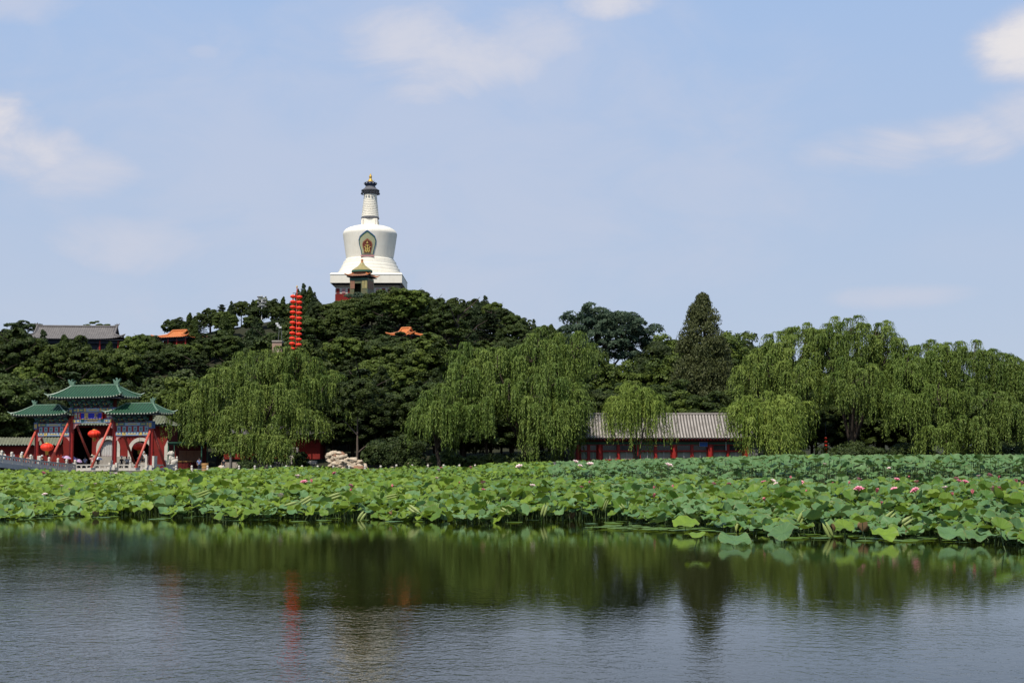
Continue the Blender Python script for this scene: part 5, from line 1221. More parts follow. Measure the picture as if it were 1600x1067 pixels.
    for px, py, Y in [(905, 590, 200), (935, 600, 197), (965, 585, 202), (995, 600, 198), (1020, 590, 204), (1050, 585, 200), (1078, 600, 196), (1105, 605, 195), (1130, 595, 199), (1155, 600, 202), (880, 600, 204),
                      (1200, 600, 200), (1235, 610, 196), (1270, 600, 200), (1305, 605, 197), (1340, 600, 201), (1375, 605, 198), (1410, 600, 200), (1445, 608, 196), (1485, 602, 200), (1525, 605, 197), (1565, 600, 200), (1600, 600, 196)]:
        e = px >= 1200
        place_tree(PR['tallbroad2' if e or rg.random() < .5 else 'tallbroad'], px, py + rg.uniform(-8, 8), Y, rz=rg.uniform(0, 6), wide=1.35, label='lower leafy tree close behind the ' + ('right willows' if e else 'waterside hall roof'), group='lower trees close behind the ' + ('willows' if e else 'hall'))
    for px, py, Y in [(485, 600, 206), (520, 590, 203), (550, 575, 205), (585, 590, 202), (620, 600, 206), (655, 580, 204), (690, 590, 202), (725, 595, 205), (760, 590, 203), (800, 595, 206), (835, 600, 203), (300, 610, 210), (340, 600, 212), (262, 640, 211), (230, 600, 212), (190, 590, 214), (140, 592, 215), (95, 600, 213), (55, 600, 212), (20, 610, 210), (-15, 605, 212)]:
        place_tree(PR['tallbroad2'], px, py + rg.uniform(-8, 8), Y, rz=rg.uniform(0, 6), wide=1.3, label='tall dark leafy tree standing just behind the ' + ('archway and gate' if px < 350 else 'lakeside path'), group='tall trees just behind the ' + ('gate' if px < 350 else 'path'))
    # a bare trunk tree left of the dark shrub
    t = empty('slim_trunk_tree', (X(559, 180), 180, .4), 0, 'slim pale trunk standing clear of the dark foliage right of the rockery', 'tree')
    link('trunk', trunk_mesh('trunk', 9, .2, 99, limbs=3, m='pale_bark', lean=.02), t); link('crown', broad_crown('slim_crown', 99, 3.0, 6.0, 12, 'leaf_forest', nl=24, nleaf=14000, size=.13), t)
    # shrubs
    for px, py, Y, w, lab_, sd in [(620, 686, 176, 48, 'wide dark rounded shrub right of the rockery', 1), (585, 694, 178, 24, 'dark shrub between the slim trunk and the wide shrub', 2), (735, 709, 170, 12, 'small clipped round bush between the willows', 3), (772, 712, 171, 34, 'low bright shrub under the middle willow', 4), (700, 706, 172, 30, 'low dark shrub below the small left willow of the middle group', 5), (833, 712, 172, 40, 'low shrub under the right side of the middle willow', 6), (650, 716, 169, 16, 'little bushy shrub by the bank stones', 7), (385, 722, 169, 16, 'low green shrub on the quay left of the ramp', 8), (1230, 700, 176, 36, 'dark shrub behind the bright young willow', 9), (1330, 700, 178, 50, 'dark undergrowth shrub left among the right willows', 10), (1425, 694, 180, 44, 'dark shrub in the middle of the right willows', 11), (1530, 700, 178, 50, 'dark shrub right among the right willows', 12), (900, 708, 176, 16, 'dark shrub at the left end of the waterside hall', 13), (1575, 694, 188, 40, 'dark shrub under the willow at the right edge of the picture', 14), (1640, 690, 190, 50, 'dark shrub mostly outside the right edge of the picture', 15), (470, 706, 192, 14, 'small dark shrub under the left willow', 16)]:
        k = S(Y); r = w * k; h = Z(py, Y) - .4
        t = empty('shrub', (X(px, Y), Y, .4), 0, lab_, 'shrub')
        link('foliage', broad_crown('shrub_foliage', 200 + sd, r, -.2, h, 'leaf_shrub', nl=30, nleaf=int(3500 + 2600 * r), size=.09 + .006 * r, squash=.7), t)
        link('stems', trunk_mesh('stems', h * .7, .08, sd, limbs=5, spread=.5), t)

# ---------------------------------------------------------------- willows
def build_willow(name, label, px_base, Y, lobes, m='leaf_willow', seed=1, r=.42, dens=1.0, lw=.062):
    """lobes: (px, top row, half width px, depth offset m, lowest row of its curtains, strands' length m)"""
    rng = np.random.default_rng(seed); bx = X(px_base, Y); g = float(terrain_z(bx, Y))
    t = empty(name, (bx, Y, g), 0, label, 'willow tree')
    mb = MB(); rg = random.Random(seed); k = S(Y)
    Ps, As, Ts, Ns = [], [], [], []
    base = Vector((0, 0, -.5)); fork = Vector((rg.uniform(-.5, .5), 0, 2.6)); add_limb(mb, [base, Vector((.1, 0, 1)), fork], r, r * .75)
    for (px, top, hw, dy, low, sl) in lobes:
        cx, cy = X(px, Y + dy) - bx, dy; zt = Z(top, Y + dy) - g + .35; zl = max(.25, Z(low, Y + dy) - g); R_ = hw * k; rz = min(zt * .55, R_ * .95)
        cz = zt - rz
        c = Vector((cx, cy, cz)); mid = fork.lerp(c, .5) + Vector((0, 0, 1.0)); add_limb(mb, [fork, mid, c + Vector((0, 0, rz * .2))], r * .6, r * .25)
        nm = max(18, int(dens * 3.6 * R_ ** 1.35)); i = np.arange(nm)
        zz = 1 - (i + .5) / nm * 1.25; q = np.sqrt(np.maximum(0, 1 - zz ** 2)); th = i * 2.39996 + rng.uniform(0, 1)
        inner = rng.uniform(.62, 1.0, nm)
        tips = np.stack([cx + q * np.cos(th) * R_ * inner * .93, cy + q * np.sin(th) * R_ * .85 * inner * .93, cz + zz * rz * inner * .95], 1) + rng.normal(0, .25, (nm, 3))
        for j in range(0, nm, 5):
            p = Vector(tips[j]); add_limb(mb, [c + Vector((0, 0, rz * .1)), (c.lerp(p, .55)) + Vector((0, 0, .5)), p], r * .22, r * .05)
        for j in range(nm):
            if zz[j] < .35 and math.sin(th[j] * 3 + px) + math.sin(th[j] * 7.3 + zz[j] * 9) * .8 + rng.normal(0, .35) < -.55: continue
            ml = rng.uniform(.5, 1.3); mt = rng.normal(0, .17); ns = int(rng.integers(26, 44)); out = np.array([q[j] * np.cos(th[j]), q[j] * np.sin(th[j])])
            a = rng.uniform(0, 6.283, ns); d = np.stack([np.cos(a), np.sin(a)], 1) * .75 + out * .6
            reach = rng.uniform(.15, 1.15 + .7 * max(0, zz[j]), ns); L = sl * ml * rng.uniform(.6, 1.1, ns) * (1.1 - .3 * zz[j])
            # arch over and hang
            for s in range(ns):
                up = rng.uniform(.05, .55); n = max(4, int((L[s] + reach[s]) / .24)); u = np.arange(n) / n; tot = L[s] + reach[s] * .6
                dist = u * tot; hx = reach[s] * (1 - np.exp(-dist / (reach[s] * .55 + .05)))
                z = up * np.sin(np.clip(dist / .9, 0, np.pi)) * .6 - np.maximum(0, dist - .45) * (1 - np.exp(-dist * .9))
                p = np.stack([tips[j, 0] + d[s, 0] * hx, tips[j, 1] + d[s, 1] * hx, tips[j, 2] + z], 1)
                p[:, :2] += np.sin(dist * 1.3 + rng.uniform(0, 6))[:, None] * .05
                keep = p[:, 2] > zl + abs(rng.normal(0, .5)); p = p[keep]
                if len(p) < 2: continue
                tg = np.gradient(p, axis=0); Ps.append(p); As.append(tg); Ts.append(np.full(len(p), rng.normal(.48, .14) + mt)); nd = np.array([d[s, 0] * 1.0, d[s, 1] * 1.0, .35]); Ns.append(np.tile(nd, (len(p), 1))) 
    Pp = np.concatenate(Ps); A = unit(np.concatenate(As)); tn = np.concatenate(Ts); n = len(Pp)
    Pp = Pp + rng.normal(0, .05, (n, 3)); A = unit(A + rdir(rng, n) * .38); Nn = unit(unit(np.concatenate(Ns)) * .8 + rdir(rng, n) * .62)
    V, Q = leaf_quads(Pp, Nn, A, lw * rng.uniform(.55, 1, n), .20 * rng.uniform(.8, 1.35, n))
    link('crown', np_mesh('willow_crown', V, Q, m, np.clip(tn + rng.normal(0, .18, n), 0, 1)), t); mb.build('trunk', t, smooth=True)
    return n

def build_willows():
    n = 0
    n += build_willow('weeping_willow', 'great weeping willow left of centre whose curtains hide a red hall', 405, 188, [(405, 541, 62, 0, 690, 3.6), (442, 543, 26, 1, 640, 3.0), (462, 545, 50, 1.5, 700, 3.8), (345, 566, 50, -1, 700, 3.6), (300, 608, 36, -2, 700, 3.6), (505, 580, 36, 0, 672, 3.6), (425, 590, 56, -5, 730, 4.4), (372, 622, 50, -4, 702, 3.4), (470, 628, 44, -3.5, 692, 3.4), (322, 655, 42, -3, 700, 2.6), (410, 665, 26, -7, 734, 3.2), (372, 672, 32, -8, 716, 2.8), (432, 684, 16, -9, 735, 3.0)], seed=11)
    n += build_willow('weeping_willow', 'tallest weeping willow in the middle left of the waterside hall', 820, 171, [(838, 512, 66, 0, 650, 3.8), (890, 522, 42, 1, 690, 4.0), (775, 534, 54, 0, 700, 4.0), (850, 570, 62, -4.5, 700, 3.8), (795, 590, 46, -4, 690, 3.6), (886, 595, 32, -4, 722, 4.6), (890, 630, 16, -6, 724, 4.0), (865, 640, 34, -6.5, 724, 3.6), (730, 545, 22, 1, 640, 2.6)], seed=12)
    n += build_willow('weeping_willow', 'slender willow leaning out left of the middle willow with a thin bare trunk', 685, 169, [(722, 572, 38, 0, 700, 3.6), (690, 604, 42, -1.5, 704, 3.8), (735, 620, 34, -1, 716, 3.6), (672, 630, 30, -2, 706, 3.0)], seed=13, r=.28, m='leaf_willow')
    n += build_willow('weeping_willow', 'small bright weeping willow hanging over the hall roof left of centre bay', 1000, 160, [(994, 600, 32, 0, 716, 4.0), (972, 622, 20, 0, 718, 4.4), (1018, 622, 20, 0, 718, 4.2)], seed=14, r=.2, m='leaf_willow_bright', lw=.045, dens=.34)
    n += build_willow('weeping_willow', 'round bright young willow at the right end of the waterside hall', 1205, 160, [(1190, 612, 42, 0, 716, 3.8), (1232, 616, 34, 0, 716, 4.0), (1165, 632, 24, 0, 690, 3.0), (1205, 640, 50, -2, 718, 3.6)], seed=15, r=.24, m='leaf_willow_bright', lw=.055, dens=.8)
    n += build_willow('weeping_willow', 'big willow rising behind the bright young willow', 1225, 186, [(1232, 508, 46, 0, 620, 3.6), (1262, 502, 44, 1, 610, 3.6), (1200, 540, 40, -1, 640, 3.4), (1172, 572, 30, -1, 650, 3.2), (1250, 556, 46, -3.5, 650, 3.6)], seed=16)
    n += build_willow('weeping_willow', 'tallest of the right willows with its crown highest against the sky', 1330, 184, [(1326, 491, 42, 0, 600, 3.6), (1292, 512, 38, 0, 610, 3.6), (1370, 498, 44, 1, 640, 3.8), (1340, 552, 56, -4, 648, 3.4), (1395, 520, 36, 0, 660, 3.6), (1372, 604, 24, -5, 700, 3.6)], seed=17)
    n += build_willow('weeping_willow', 'heavy willow with long curtains just right of the highest crown', 1432, 182, [(1450, 530, 44, 0, 700, 4.0), (1485, 532, 40, 0, 690, 4.0), (1418, 555, 34, -2, 680, 3.8), (1412, 612, 22, -5, 714, 4.0), (1465, 590, 46, -4, 716, 4.2), (1470, 660, 32, -7, 720, 3.0)], seed=18)
    n += build_willow('weeping_willow', 'willow at the right edge of the picture sloping down to the water', 1545, 180, [(1525, 533, 42, 0, 680, 4.0), (1560, 545, 38, 0, 700, 4.0), (1590, 562, 30, -1, 710, 4.2), (1540, 590, 48, -4, 690, 3.6), (1580, 622, 36, -5, 716, 4.2), (1520, 650, 32, -6, 716, 3.6), (1612, 580, 28, -1, 712, 4)], seed=19)
    n += build_willow('weeping_willow', 'willow mostly cut off by the right edge of the picture', 1660, 180, [(1640, 580, 36, 0, 700, 4.0), (1680, 570, 44, 0, 700, 4.0), (1640, 640, 36, -3, 716, 4.0)], seed=20, dens=.7)
    print('willow leaves', n)
# ================================================================ LOTUS
def blade_mesh(seed, seg=28, rings=4, cup=.22, wave=.10, fold=0.0, flat=False, notch=False):
    """round peltate leaf, radius 1, sunk centre and wavy rim; returns V, Q, uv"""
    rng = np.random.default_rng(seed); th = np.linspace(0, 2 * np.pi, seg, endpoint=False)
    k1, k2, k3 = rng.integers(2, 4), rng.integers(4, 6), rng.integers(7, 10); p1, p2, p3 = rng.uniform(0, 6.28, 3)
    V, uv = [], []
    for j in range(rings + 1):
        r = .03 + .97 * (j / rings) ** .85
        w = wave * (np.sin(k1 * th + p1) * 1.0 + .7 * np.sin(k2 * th + p2) + .45 * np.sin(k3 * th + p3)) * r ** 2.2
        rr = r * (1 + .04 * np.sin(k2 * th + p3) + .025 * np.sin(k3 * th + p1))
        z = cup * (r ** 1.3 - .85 * (r ** 4) * (0 if cup > .35 else .55)) + w
        x, y = rr * np.cos(th), rr * np.sin(th)
        z = z + fold * np.abs(x) ** 1.3
        if fold > .5: x = x * (1 - .35 * min(1, fold - .3))
        V.append(np.stack([x, y, z], 1)); uv.append(np.stack([th / (2 * np.pi), np.full(seg, r)], 1))
    V = np.concatenate(V); uv = np.concatenate(uv); i = np.arange(seg); Q = []
    for j in range(rings): Q.append(np.stack([j * seg + i, j * seg + (i + 1) % seg, (j + 1) * seg + (i + 1) % seg, (j + 1) * seg + i], 1))
    Q = np.concatenate(Q)
    return V, Q, uv

def front_edge(px):
    """picture row of the water edge of the bed"""
    return float(np.interp(px, [-400, 0, 60, 100, 300, 600, 780, 900, 980, 1060, 1130, 1250, 1400, 1500, 1600, 2000], [812, 811, 809, 803, 810, 813, 815, 815, 815, 822, 830, 840, 842, 845, 850, 856]))
def edge_Y(px):
    return CH * F / (front_edge(px) - HOR)
def top_h(x, Y):
    """how high the leaves stand over the water"""
    px = 800 + x / Y * F; e = edge_Y(px); d = Y - e
    low = .17 + .60 * min(1, max(0, d) / 8.0)
    low += .10 * math.sin(x * .5 + Y * .13) + .07 * math.sin(x * 1.3 - Y * .4)
    if px < 560: cap = low + .06
    else: cap = low + .12 * min(1, (px - 560) / 200)
    s = min(1, max(0, (px - 760) / 460))
    tall = 1.15 + .78 * s
    f = min(1, max(0, (Y - (86 - 12 * s)) / .8))
    return cap * (1 - f) + tall * f * (s > 0) + cap * f * (s <= 0)

def rotm(az, tilt, spin):
    """matrices: spin about z, then tilt about a horizontal axis facing az"""
    ca, sa, ct, st, cs, ss = np.cos(az), np.sin(az), np.cos(tilt), np.sin(tilt), np.cos(spin), np.sin(spin)
    Rs = np.stack([np.stack([cs, -ss, 0 * cs], -1), np.stack([ss, cs, 0 * cs], -1), np.stack([0 * cs, 0 * cs, 1 + 0 * cs], -1)], -2)
    k = np.stack([-sa, ca, 0 * ca], -1)       # axis perpendicular to az
    Kx = np.zeros((len(az), 3, 3)); Kx[:, 0, 2] = k[:, 1]; Kx[:, 1, 2] = -k[:, 0]; Kx[:, 2, 0] = -k[:, 1]; Kx[:, 2, 1] = k[:, 0]; Kx[:, 0, 1] = -k[:, 2]; Kx[:, 1, 0] = k[:, 2]
    I = np.eye(3)[None]; Rt = I + st[:, None, None] * Kx + (1 - ct)[:, None, None] * (Kx @ Kx)
    return Rt @ Rs

def build_lotus():
    rng = np.random.default_rng(21); rg = random.Random(21)
    Xs, Ys, Hs, Rs = [], [], [], []
    # scatter over the bed
    Y = 26.0
    while Y < 162:
        step = .33 if Y < 60 else (.44 if Y < 90 else .58)
        w = .40 * Y + 3; n = int(2 * w / (step * 1.0))
        for i in range(n):
            x = -w + 2 * w * (i + rng.uniform(-.5, .5)) / n; y = Y + rng.uniform(-.5, .5) * step
            px = 800 + x / y * F; e = edge_Y(px) + 1.3 * math.sin(x * .8) + .8 * math.sin(x * 2.1 + 1)
            if y < e: continue
            if y > (122 if px < 330 else 150 if px < 700 else 161): continue
            if y < e + 1.0 and rng.random() < .4: continue
            if y < e + 2.2 and rng.random() < .15: continue
            Xs.append(x); Ys.append(y)
        Y += step
    Xs = np.array(Xs); Ys = np.array(Ys); n = len(Xs)
    H = np.array([top_h(a, b) for a, b in zip(Xs, Ys)])
    low = rng.random(n)
    Z_ = H * np.where(low < .55, rng.uniform(.86, 1.16, n), rng.uniform(.45, .85, n))
    Rr = rng.uniform(.17, .335, n) * np.where(Ys > 78, .84, 1.0)
    Z_ = np.maximum(Z_, .10)
    tilt = np.abs(rng.normal(.32, .28, n)); az = rng.normal(-math.pi / 2 - .3, 1.25, n); spin = rng.uniform(0, 6.28, n)
    pxs = 800 + Xs / Ys * F
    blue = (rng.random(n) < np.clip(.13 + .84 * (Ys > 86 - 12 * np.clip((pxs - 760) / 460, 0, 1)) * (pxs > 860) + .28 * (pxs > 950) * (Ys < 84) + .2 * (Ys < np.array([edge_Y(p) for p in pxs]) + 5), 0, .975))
    protos = [blade_mesh(s, 28, 4, c, w, f) for s, c, w, f in [(1, .26, .10, 0), (2, .34, .12, 0), (3, .20, .13, 0), (4, .44, .12, 0), (5, .15, .12, .30), (6, .28, .16, .12), (7, .36, .10, .65)]]
    far = [blade_mesh(s, 14, 2, c, w, f) for s, c, w, f in [(11, .26, .12, 0), (12, .36, .15, 0), (13, .2, .15, .3), (14, .44, .13, 0)]]
    pad = [blade_mesh(s, 26, 3, .02, .012, 0) for s in (31, 32, 33)]
    # --- 190 leaves standing nearest the camera are plants of their own
    vis = np.abs(pxs - 800) < 815
    order = np.argsort(Ys / Rr + np.where(vis, 0, 1e4))
    NI = 188; ind = order[:NI]; rest_mask = np.ones(n, bool); rest_mask[ind] = False
    mesh_near = {}
    for pi, (V, Q, uv) in enumerate(protos):
        for mk in ('lotus_green', 'lotus_yellow', 'lotus_blue'):
            mesh_near[(pi, mk)] = np_mesh('blade', V, Q, mk, np.full(len(Q), .4), smooth=True, uv=uv)
    def stem_mesh(name, L, bend, seed, r=.011):
        mb = MB(); a = seed * 1.7; pts = [(bend * math.cos(a) * (f * f), bend * math.sin(a) * (f * f), -f * L) for f in (0, .33, .66, 1)]
        for p, q in zip(pts[:-1], pts[1:]): mb.tube(p, q, r, r * 1.1, 'lotus_stem', n=6, caps=False)
        return mb.mesh(name)
    stems = [stem_mesh('stem', 1.0, .06 * k, k) for k in range(4)]
    def leaf_thing(x, y, z, r, az_, tl, sp, mk, pi, label, group):
        t = empty('lotus_leaf', (x, y, z), 0, label, 'lotus leaf', group)
        b = link('blade', mesh_near[(pi, mk)], t); M_ = Matrix(rotm(np.array([az_]), np.array([tl]), np.array([sp]))[0].tolist()).to_4x4()
        b.matrix_local = M_ @ Matrix.Diagonal((r, r, r, 1))
        s = link('stem', stems[rg.randrange(4)], t); s.scale = (1, 1, z + .05)
    LAB = {'lotus_green': ('mid green lotus leaf standing in the front rows of the bed', 'mid green lotus leaves in the front rows'), 'lotus_yellow': ('yellowish green lotus leaf standing in the front rows of the bed', 'yellowish lotus leaves in the front rows'), 'lotus_blue': ('bluish green lotus leaf standing in the front rows of the bed', 'bluish lotus leaves in the front rows')}
    for i in ind:
        mk = 'lotus_blue' if blue[i] else ('lotus_yellow' if rng.random() < .28 else 'lotus_green')
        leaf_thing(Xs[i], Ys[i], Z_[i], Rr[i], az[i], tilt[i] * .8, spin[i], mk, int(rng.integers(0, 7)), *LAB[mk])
    # leaves that stand by themselves in open water, each its own
    for px, pyc, pyw, wpx, mk, tl, a_, pi, lab in [(1088, 838, 856, 41, 'lotus_yellow', .06, -1.5, 1, 'lone yellowish lotus leaf on a bare stem, farthest out in the open water'),
            (1146, 844, 851, 50, 'lotus_blue', .30, -1.5, 2, 'large bluish lotus leaf lying low just right of the lone leaf'),
            (1222, 833, 847, 48, 'lotus_blue', .5, -2.4, 1, 'broad bluish lotus leaf tilted to the left at the open edge of the bed'),
            (1378, 836, 846, 43, 'lotus_yellow', .36, -1.5, 5, 'bright yellowish lotus leaf facing the viewer at the edge right of centre'),
            (1482, 834, 846, 46, 'lotus_blue', .42, -1.3, 2, 'wide bluish lotus leaf at the edge, left one of the low pair near the right'),
            (1524, 838, 847, 40, 'lotus_blue', .3, -1.8, 5, 'wide bluish lotus leaf at the edge, right one of the low pair near the right'),
            (1316, 822, 845, 34, 'lotus_yellow', .45, -1.3, 0, 'bright upright lotus leaf behind the open edge beside a pale rolled leaf'),
            (1560, 825, 858, 40, 'lotus_green', .4, -1.2, 3, 'green lotus leaf on a long stem carrying pale rolled ends near the right'),
            (1586, 835, 850, 40, 'lotus_blue', .5, -.9, 6, 'folded bluish lotus leaf in the lower right corner of the bed'),
            (1070, 818, 830, 42, 'lotus_yellow', .35, -1.6, 0, 'yellowish lotus leaf just behind the lone leaf'),
            (1255, 826, 838, 30, 'lotus_green', .1, -1.5, 3, 'small cupped lotus leaf between the broad bluish and bright yellowish ones'),
            (1345, 816, 842, 40, 'lotus_green', .1, -1.5, 3, 'cupped green lotus leaf on a long stem above the bright yellowish one')]:
        Yk = CH * F / (pyw - HOR); z = max(.08, Z(pyc, Yk)); r = wpx / 2 * S(Yk)
        leaf_thing(X(px, Yk), Yk, z, r, a_, tl, rg.uniform(0, 6), mk, pi, lab, None)
    # --- the rest of the bed is one mass
    def bulk(idx, plist, name, mname):
        if len(idx) == 0: return
        pk = rng.integers(0, len(plist), len(idx)); VV, QQ, TT, UU = [], [], [], []; o = 0
        for p in range(len(plist)):
            sel = idx[pk == p]; V, Q, uv = plist[p]
            if len(sel) == 0: continue
            M_ = rotm(az[sel], tilt[sel], spin[sel]) * Rr[sel][:, None, None]
            W = np.einsum('nij,vj->nvi', M_, V) + np.stack([Xs[sel], Ys[sel], Z_[sel]], 1)[:, None, :]
            VV.append(W.reshape(-1, 3)); QQ.append((Q[None] + (np.arange(len(sel)) * len(V))[:, None, None]).reshape(-1, 4) + o); o += len(sel) * len(V)
            TT.append(np.repeat(np.clip(rng.beta(1.6, 1.6, len(sel)) + .22 * np.clip((700 - pxs[sel]) / 500, -.6, 1), 0, 1), len(Q))); UU.append(np.tile(uv, (len(sel), 1)))
        return np_mesh(name, np.concatenate(VV), np.concatenate(QQ), mname, np.concatenate(TT), smooth=True, uv=np.concatenate(UU))
    near = rest_mask & (Ys < 62); farm = rest_mask & (Ys >= 62)
    ids = np.arange(n)
    root = empty('lotus_bed', (0, 90, 0), 0, 'dense mass of lotus leaves filling the bed behind the front rows', 'lotus leaves'); root['kind'] = 'stuff'
    for msk, pl in ((near, protos), (farm, far)):
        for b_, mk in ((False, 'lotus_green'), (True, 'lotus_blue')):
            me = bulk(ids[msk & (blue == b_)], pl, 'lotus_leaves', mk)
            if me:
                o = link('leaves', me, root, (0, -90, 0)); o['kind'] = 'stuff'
    # stems of the mass
    sel = ids[rest_mask & (Ys < 110)]; k = 4; a = np.arange(k) * 2 * np.pi / k; r = .012
    ring = np.stack([r * np.cos(a), r * np.sin(a)], 1); top = np.stack([Xs[sel], Ys[sel], Z_[sel]], 1); off = rng.normal(0, .07, (len(sel), 2))
    Vt = np.concatenate([top[:, None, :2] + ring[None], np.repeat(top[:, None, 2:], k, 1)], 2); Vb = np.concatenate([top[:, None, :2] + off[:, None, :] + ring[None], np.full((len(sel), k, 1), -.05)], 2)
    V = np.concatenate([Vt, Vb], 1).reshape(-1, 3); i = np.arange(k); q = np.stack([i, (i + 1) % k, k + (i + 1) % k, k + i], 1)
    o = link('stems', np_mesh('lotus_stems', V, (q[None] + (np.arange(len(sel)) * 2 * k)[:, None, None]).reshape(-1, 4), 'lotus_stem'), root, (0, -90, 0)); o['kind'] = 'stuff'
    # --- floating pads at the edge
    pm = [(np_mesh('pad', V, Q, mk, np.full(len(Q), .35), smooth=True, uv=uv)) for V, Q, uv in pad for mk in ('lotus_blue', 'lotus_green', 'lotus_green')]
    cnt = 0; placed = []
    tries = 0
    while cnt < 100 and tries < 9000:
        tries += 1; right = rng.random() < .62; px = rng.uniform(930, 1600) if right else rng.uniform(0, 930)
        y = edge_Y(px) + (rng.uniform(-1.0, 3.6) if px > 930 else rng.uniform(-1.6, 2.2)); x = X(px, y); r_ = rng.uniform(.17, .36)
        if any((x - a_) ** 2 + (y - b_) ** 2 < (r_ + c_) ** 2 * .62 for a_, b_, c_ in placed): continue
        placed.append((x, y, r_)); o = link('floating_lotus_pad', pm[rg.randrange(len(pm))]); o.location = (x, y, .018 + .006 * (cnt % 3)); o.scale = (r_, r_, r_); o.rotation_euler = (0, 0, rng.uniform(0, 6.28)); cnt += 1
        tag(o, 'flat lotus pad floating on the water ' + ('off the right half of the bed' if px > 800 else 'off the left half of the bed'), 'lotus pad', 'floating pads right' if px > 800 else 'floating pads left')
    for k in range(26):
        px = 925 + 7.6 * k + rg.uniform(-4, 4); py = rg.uniform(821, 827) + max(0, (px - 1000) * .04); y = CH * F / (py - HOR); r_ = rg.uniform(.2, .36)
        o = link('floating_lotus_pad', pm[1 + rg.randrange(2)]); o.location = (X(px, y), y, .04 + .004 * (k % 4)); o.scale = (r_, r_, r_); o.rotation_euler = (0, 0, rg.uniform(0, 6.28))
        tag(o, 'flat light green pad in the floating fringe that trails left of the lone leaf', 'lotus pad', 'trailing pads')
    dm = []
    for sd in (41, 42, 43):
        V, Q, uv = blade_mesh(sd, 22, 3, .5, .22, .9); dm.append(np_mesh('withered_blade', V, Q, 'lotus_dead', smooth=True))
    for k, (px, py) in enumerate([(1236, 829), (1300, 834), (1165, 822), (1345, 838), (1420, 838), (1500, 842), (895, 812), (748, 815), (612, 812), (325, 803), (150, 808), (1010, 816)]):
        y = CH * F / (py - HOR); r_ = rg.uniform(.12, .2)
        t = empty('withered_lotus_leaf', (X(px, y), y, rg.uniform(.06, .25)), rg.uniform(0, 6), 'small curled brown dead lotus leaf at the water edge of the bed', 'lotus leaf', 'withered lotus leaves')
        b = link('blade', dm[k % 3], t); b.scale = (r_, r_, r_); b.rotation_euler = (rg.uniform(-.6, .6), rg.uniform(-.5, .5), 0)
        s = link('stem', stems[k % 4], t); s.scale = (.8, .8, t.location.z + .04)
    # --- pale rolled young leaves
    def rolled(px, py, Y_, L, ang, seed):
        mb = MB(); rr = random.Random(seed); w = rr.uniform(.035, .06)
        pr = [(w * .15, -L / 2), (w * .8, -L / 4), (w, 0), (w * .85, L / 4), (w * .1, L / 2)]
        for s in (-1, 1): mb.lathe([(r, z) for r, z in pr], 'lotus_roll', 8, c=(s * w * .95, 0, 0))
        me = mb.mesh('rolled_leaf', smooth=True); tt = me.attributes.new('tone', 'FLOAT', 'FACE'); tt.data.foreach_set('value', [rr.random()] * len(me.polygons))
        p = P(px, py, Y_); t = empty('rolled_lotus_leaf', tuple(p), 0, 'pale rolled up young lotus leaf poking out among the open leaves', 'lotus leaf', 'pale rolled young leaves')
        b = link('blade', me, t); b.rotation_euler = (rr.uniform(-.3, .3), ang, rr.uniform(-.4, .4))
        s = link('stem', stems[0], t); s.scale = (.9, .9, p.z)
    for px, py, L, ang, z in [(212, 757, .5, .5, 1), (185, 762, .4, .3, 1), (318, 771, .6, 1.2, 1), (100, 780, .6, 1.3, 1), (140, 781, .6, 1.3, 1), (418, 752, .6, 1.2, 1), (431, 768, .5, .1, .9), (455, 789, .6, 1.3, .5), (523, 775, .6, 1.25, .8), (478, 782, .6, 1.0, .7), (505, 812, .35, .5, .15), (565, 807, .45, .6, .3), (610, 776, .7, 1.35, .8), (647, 797, .6, -1.0, .5), (648, 751, .5, 1.4, .9), (760, 791, .5, .3, .5), (783, 778, .6, .4, .7), (790, 800, .45, -.9, .4), (850, 798, .5, .3, .4), (852, 762, .6, 1.1, 1), (879, 770, .5, -1.2, .9), (946, 790, .5, .3, .6), (975, 796, .5, -.6, .5), (1147, 827, .55, .3, .3), (1252, 809, .5, .5, .5), (1294, 829, .55, -.4, .3), (1387, 809, .6, .8, .5), (1415, 815, .5, 1.0, .4), (1228, 769, .5, -1.0, 1), (1209, 767, .45, .4, 1), (1575, 810, .6, .8, .4), (1561, 820, .6, -.9, .45), (1572, 818, .5, -1.0, .45), (1450, 788, .4, .7, .7), (1516, 794, .5, -.9, .7), (1152, 781, .5, .4, .8), (555, 779, .4, -.5, .7), (700, 772, .5, 1.2, .8), (1330, 781, .5, 1.2, .7)]:
        zz_ = z * .85 + .05; Yk = max(edge_Y(px) + .5, (CH - zz_) * F / (py - HOR)); rolled(px, py, Yk, L, ang, int(px))
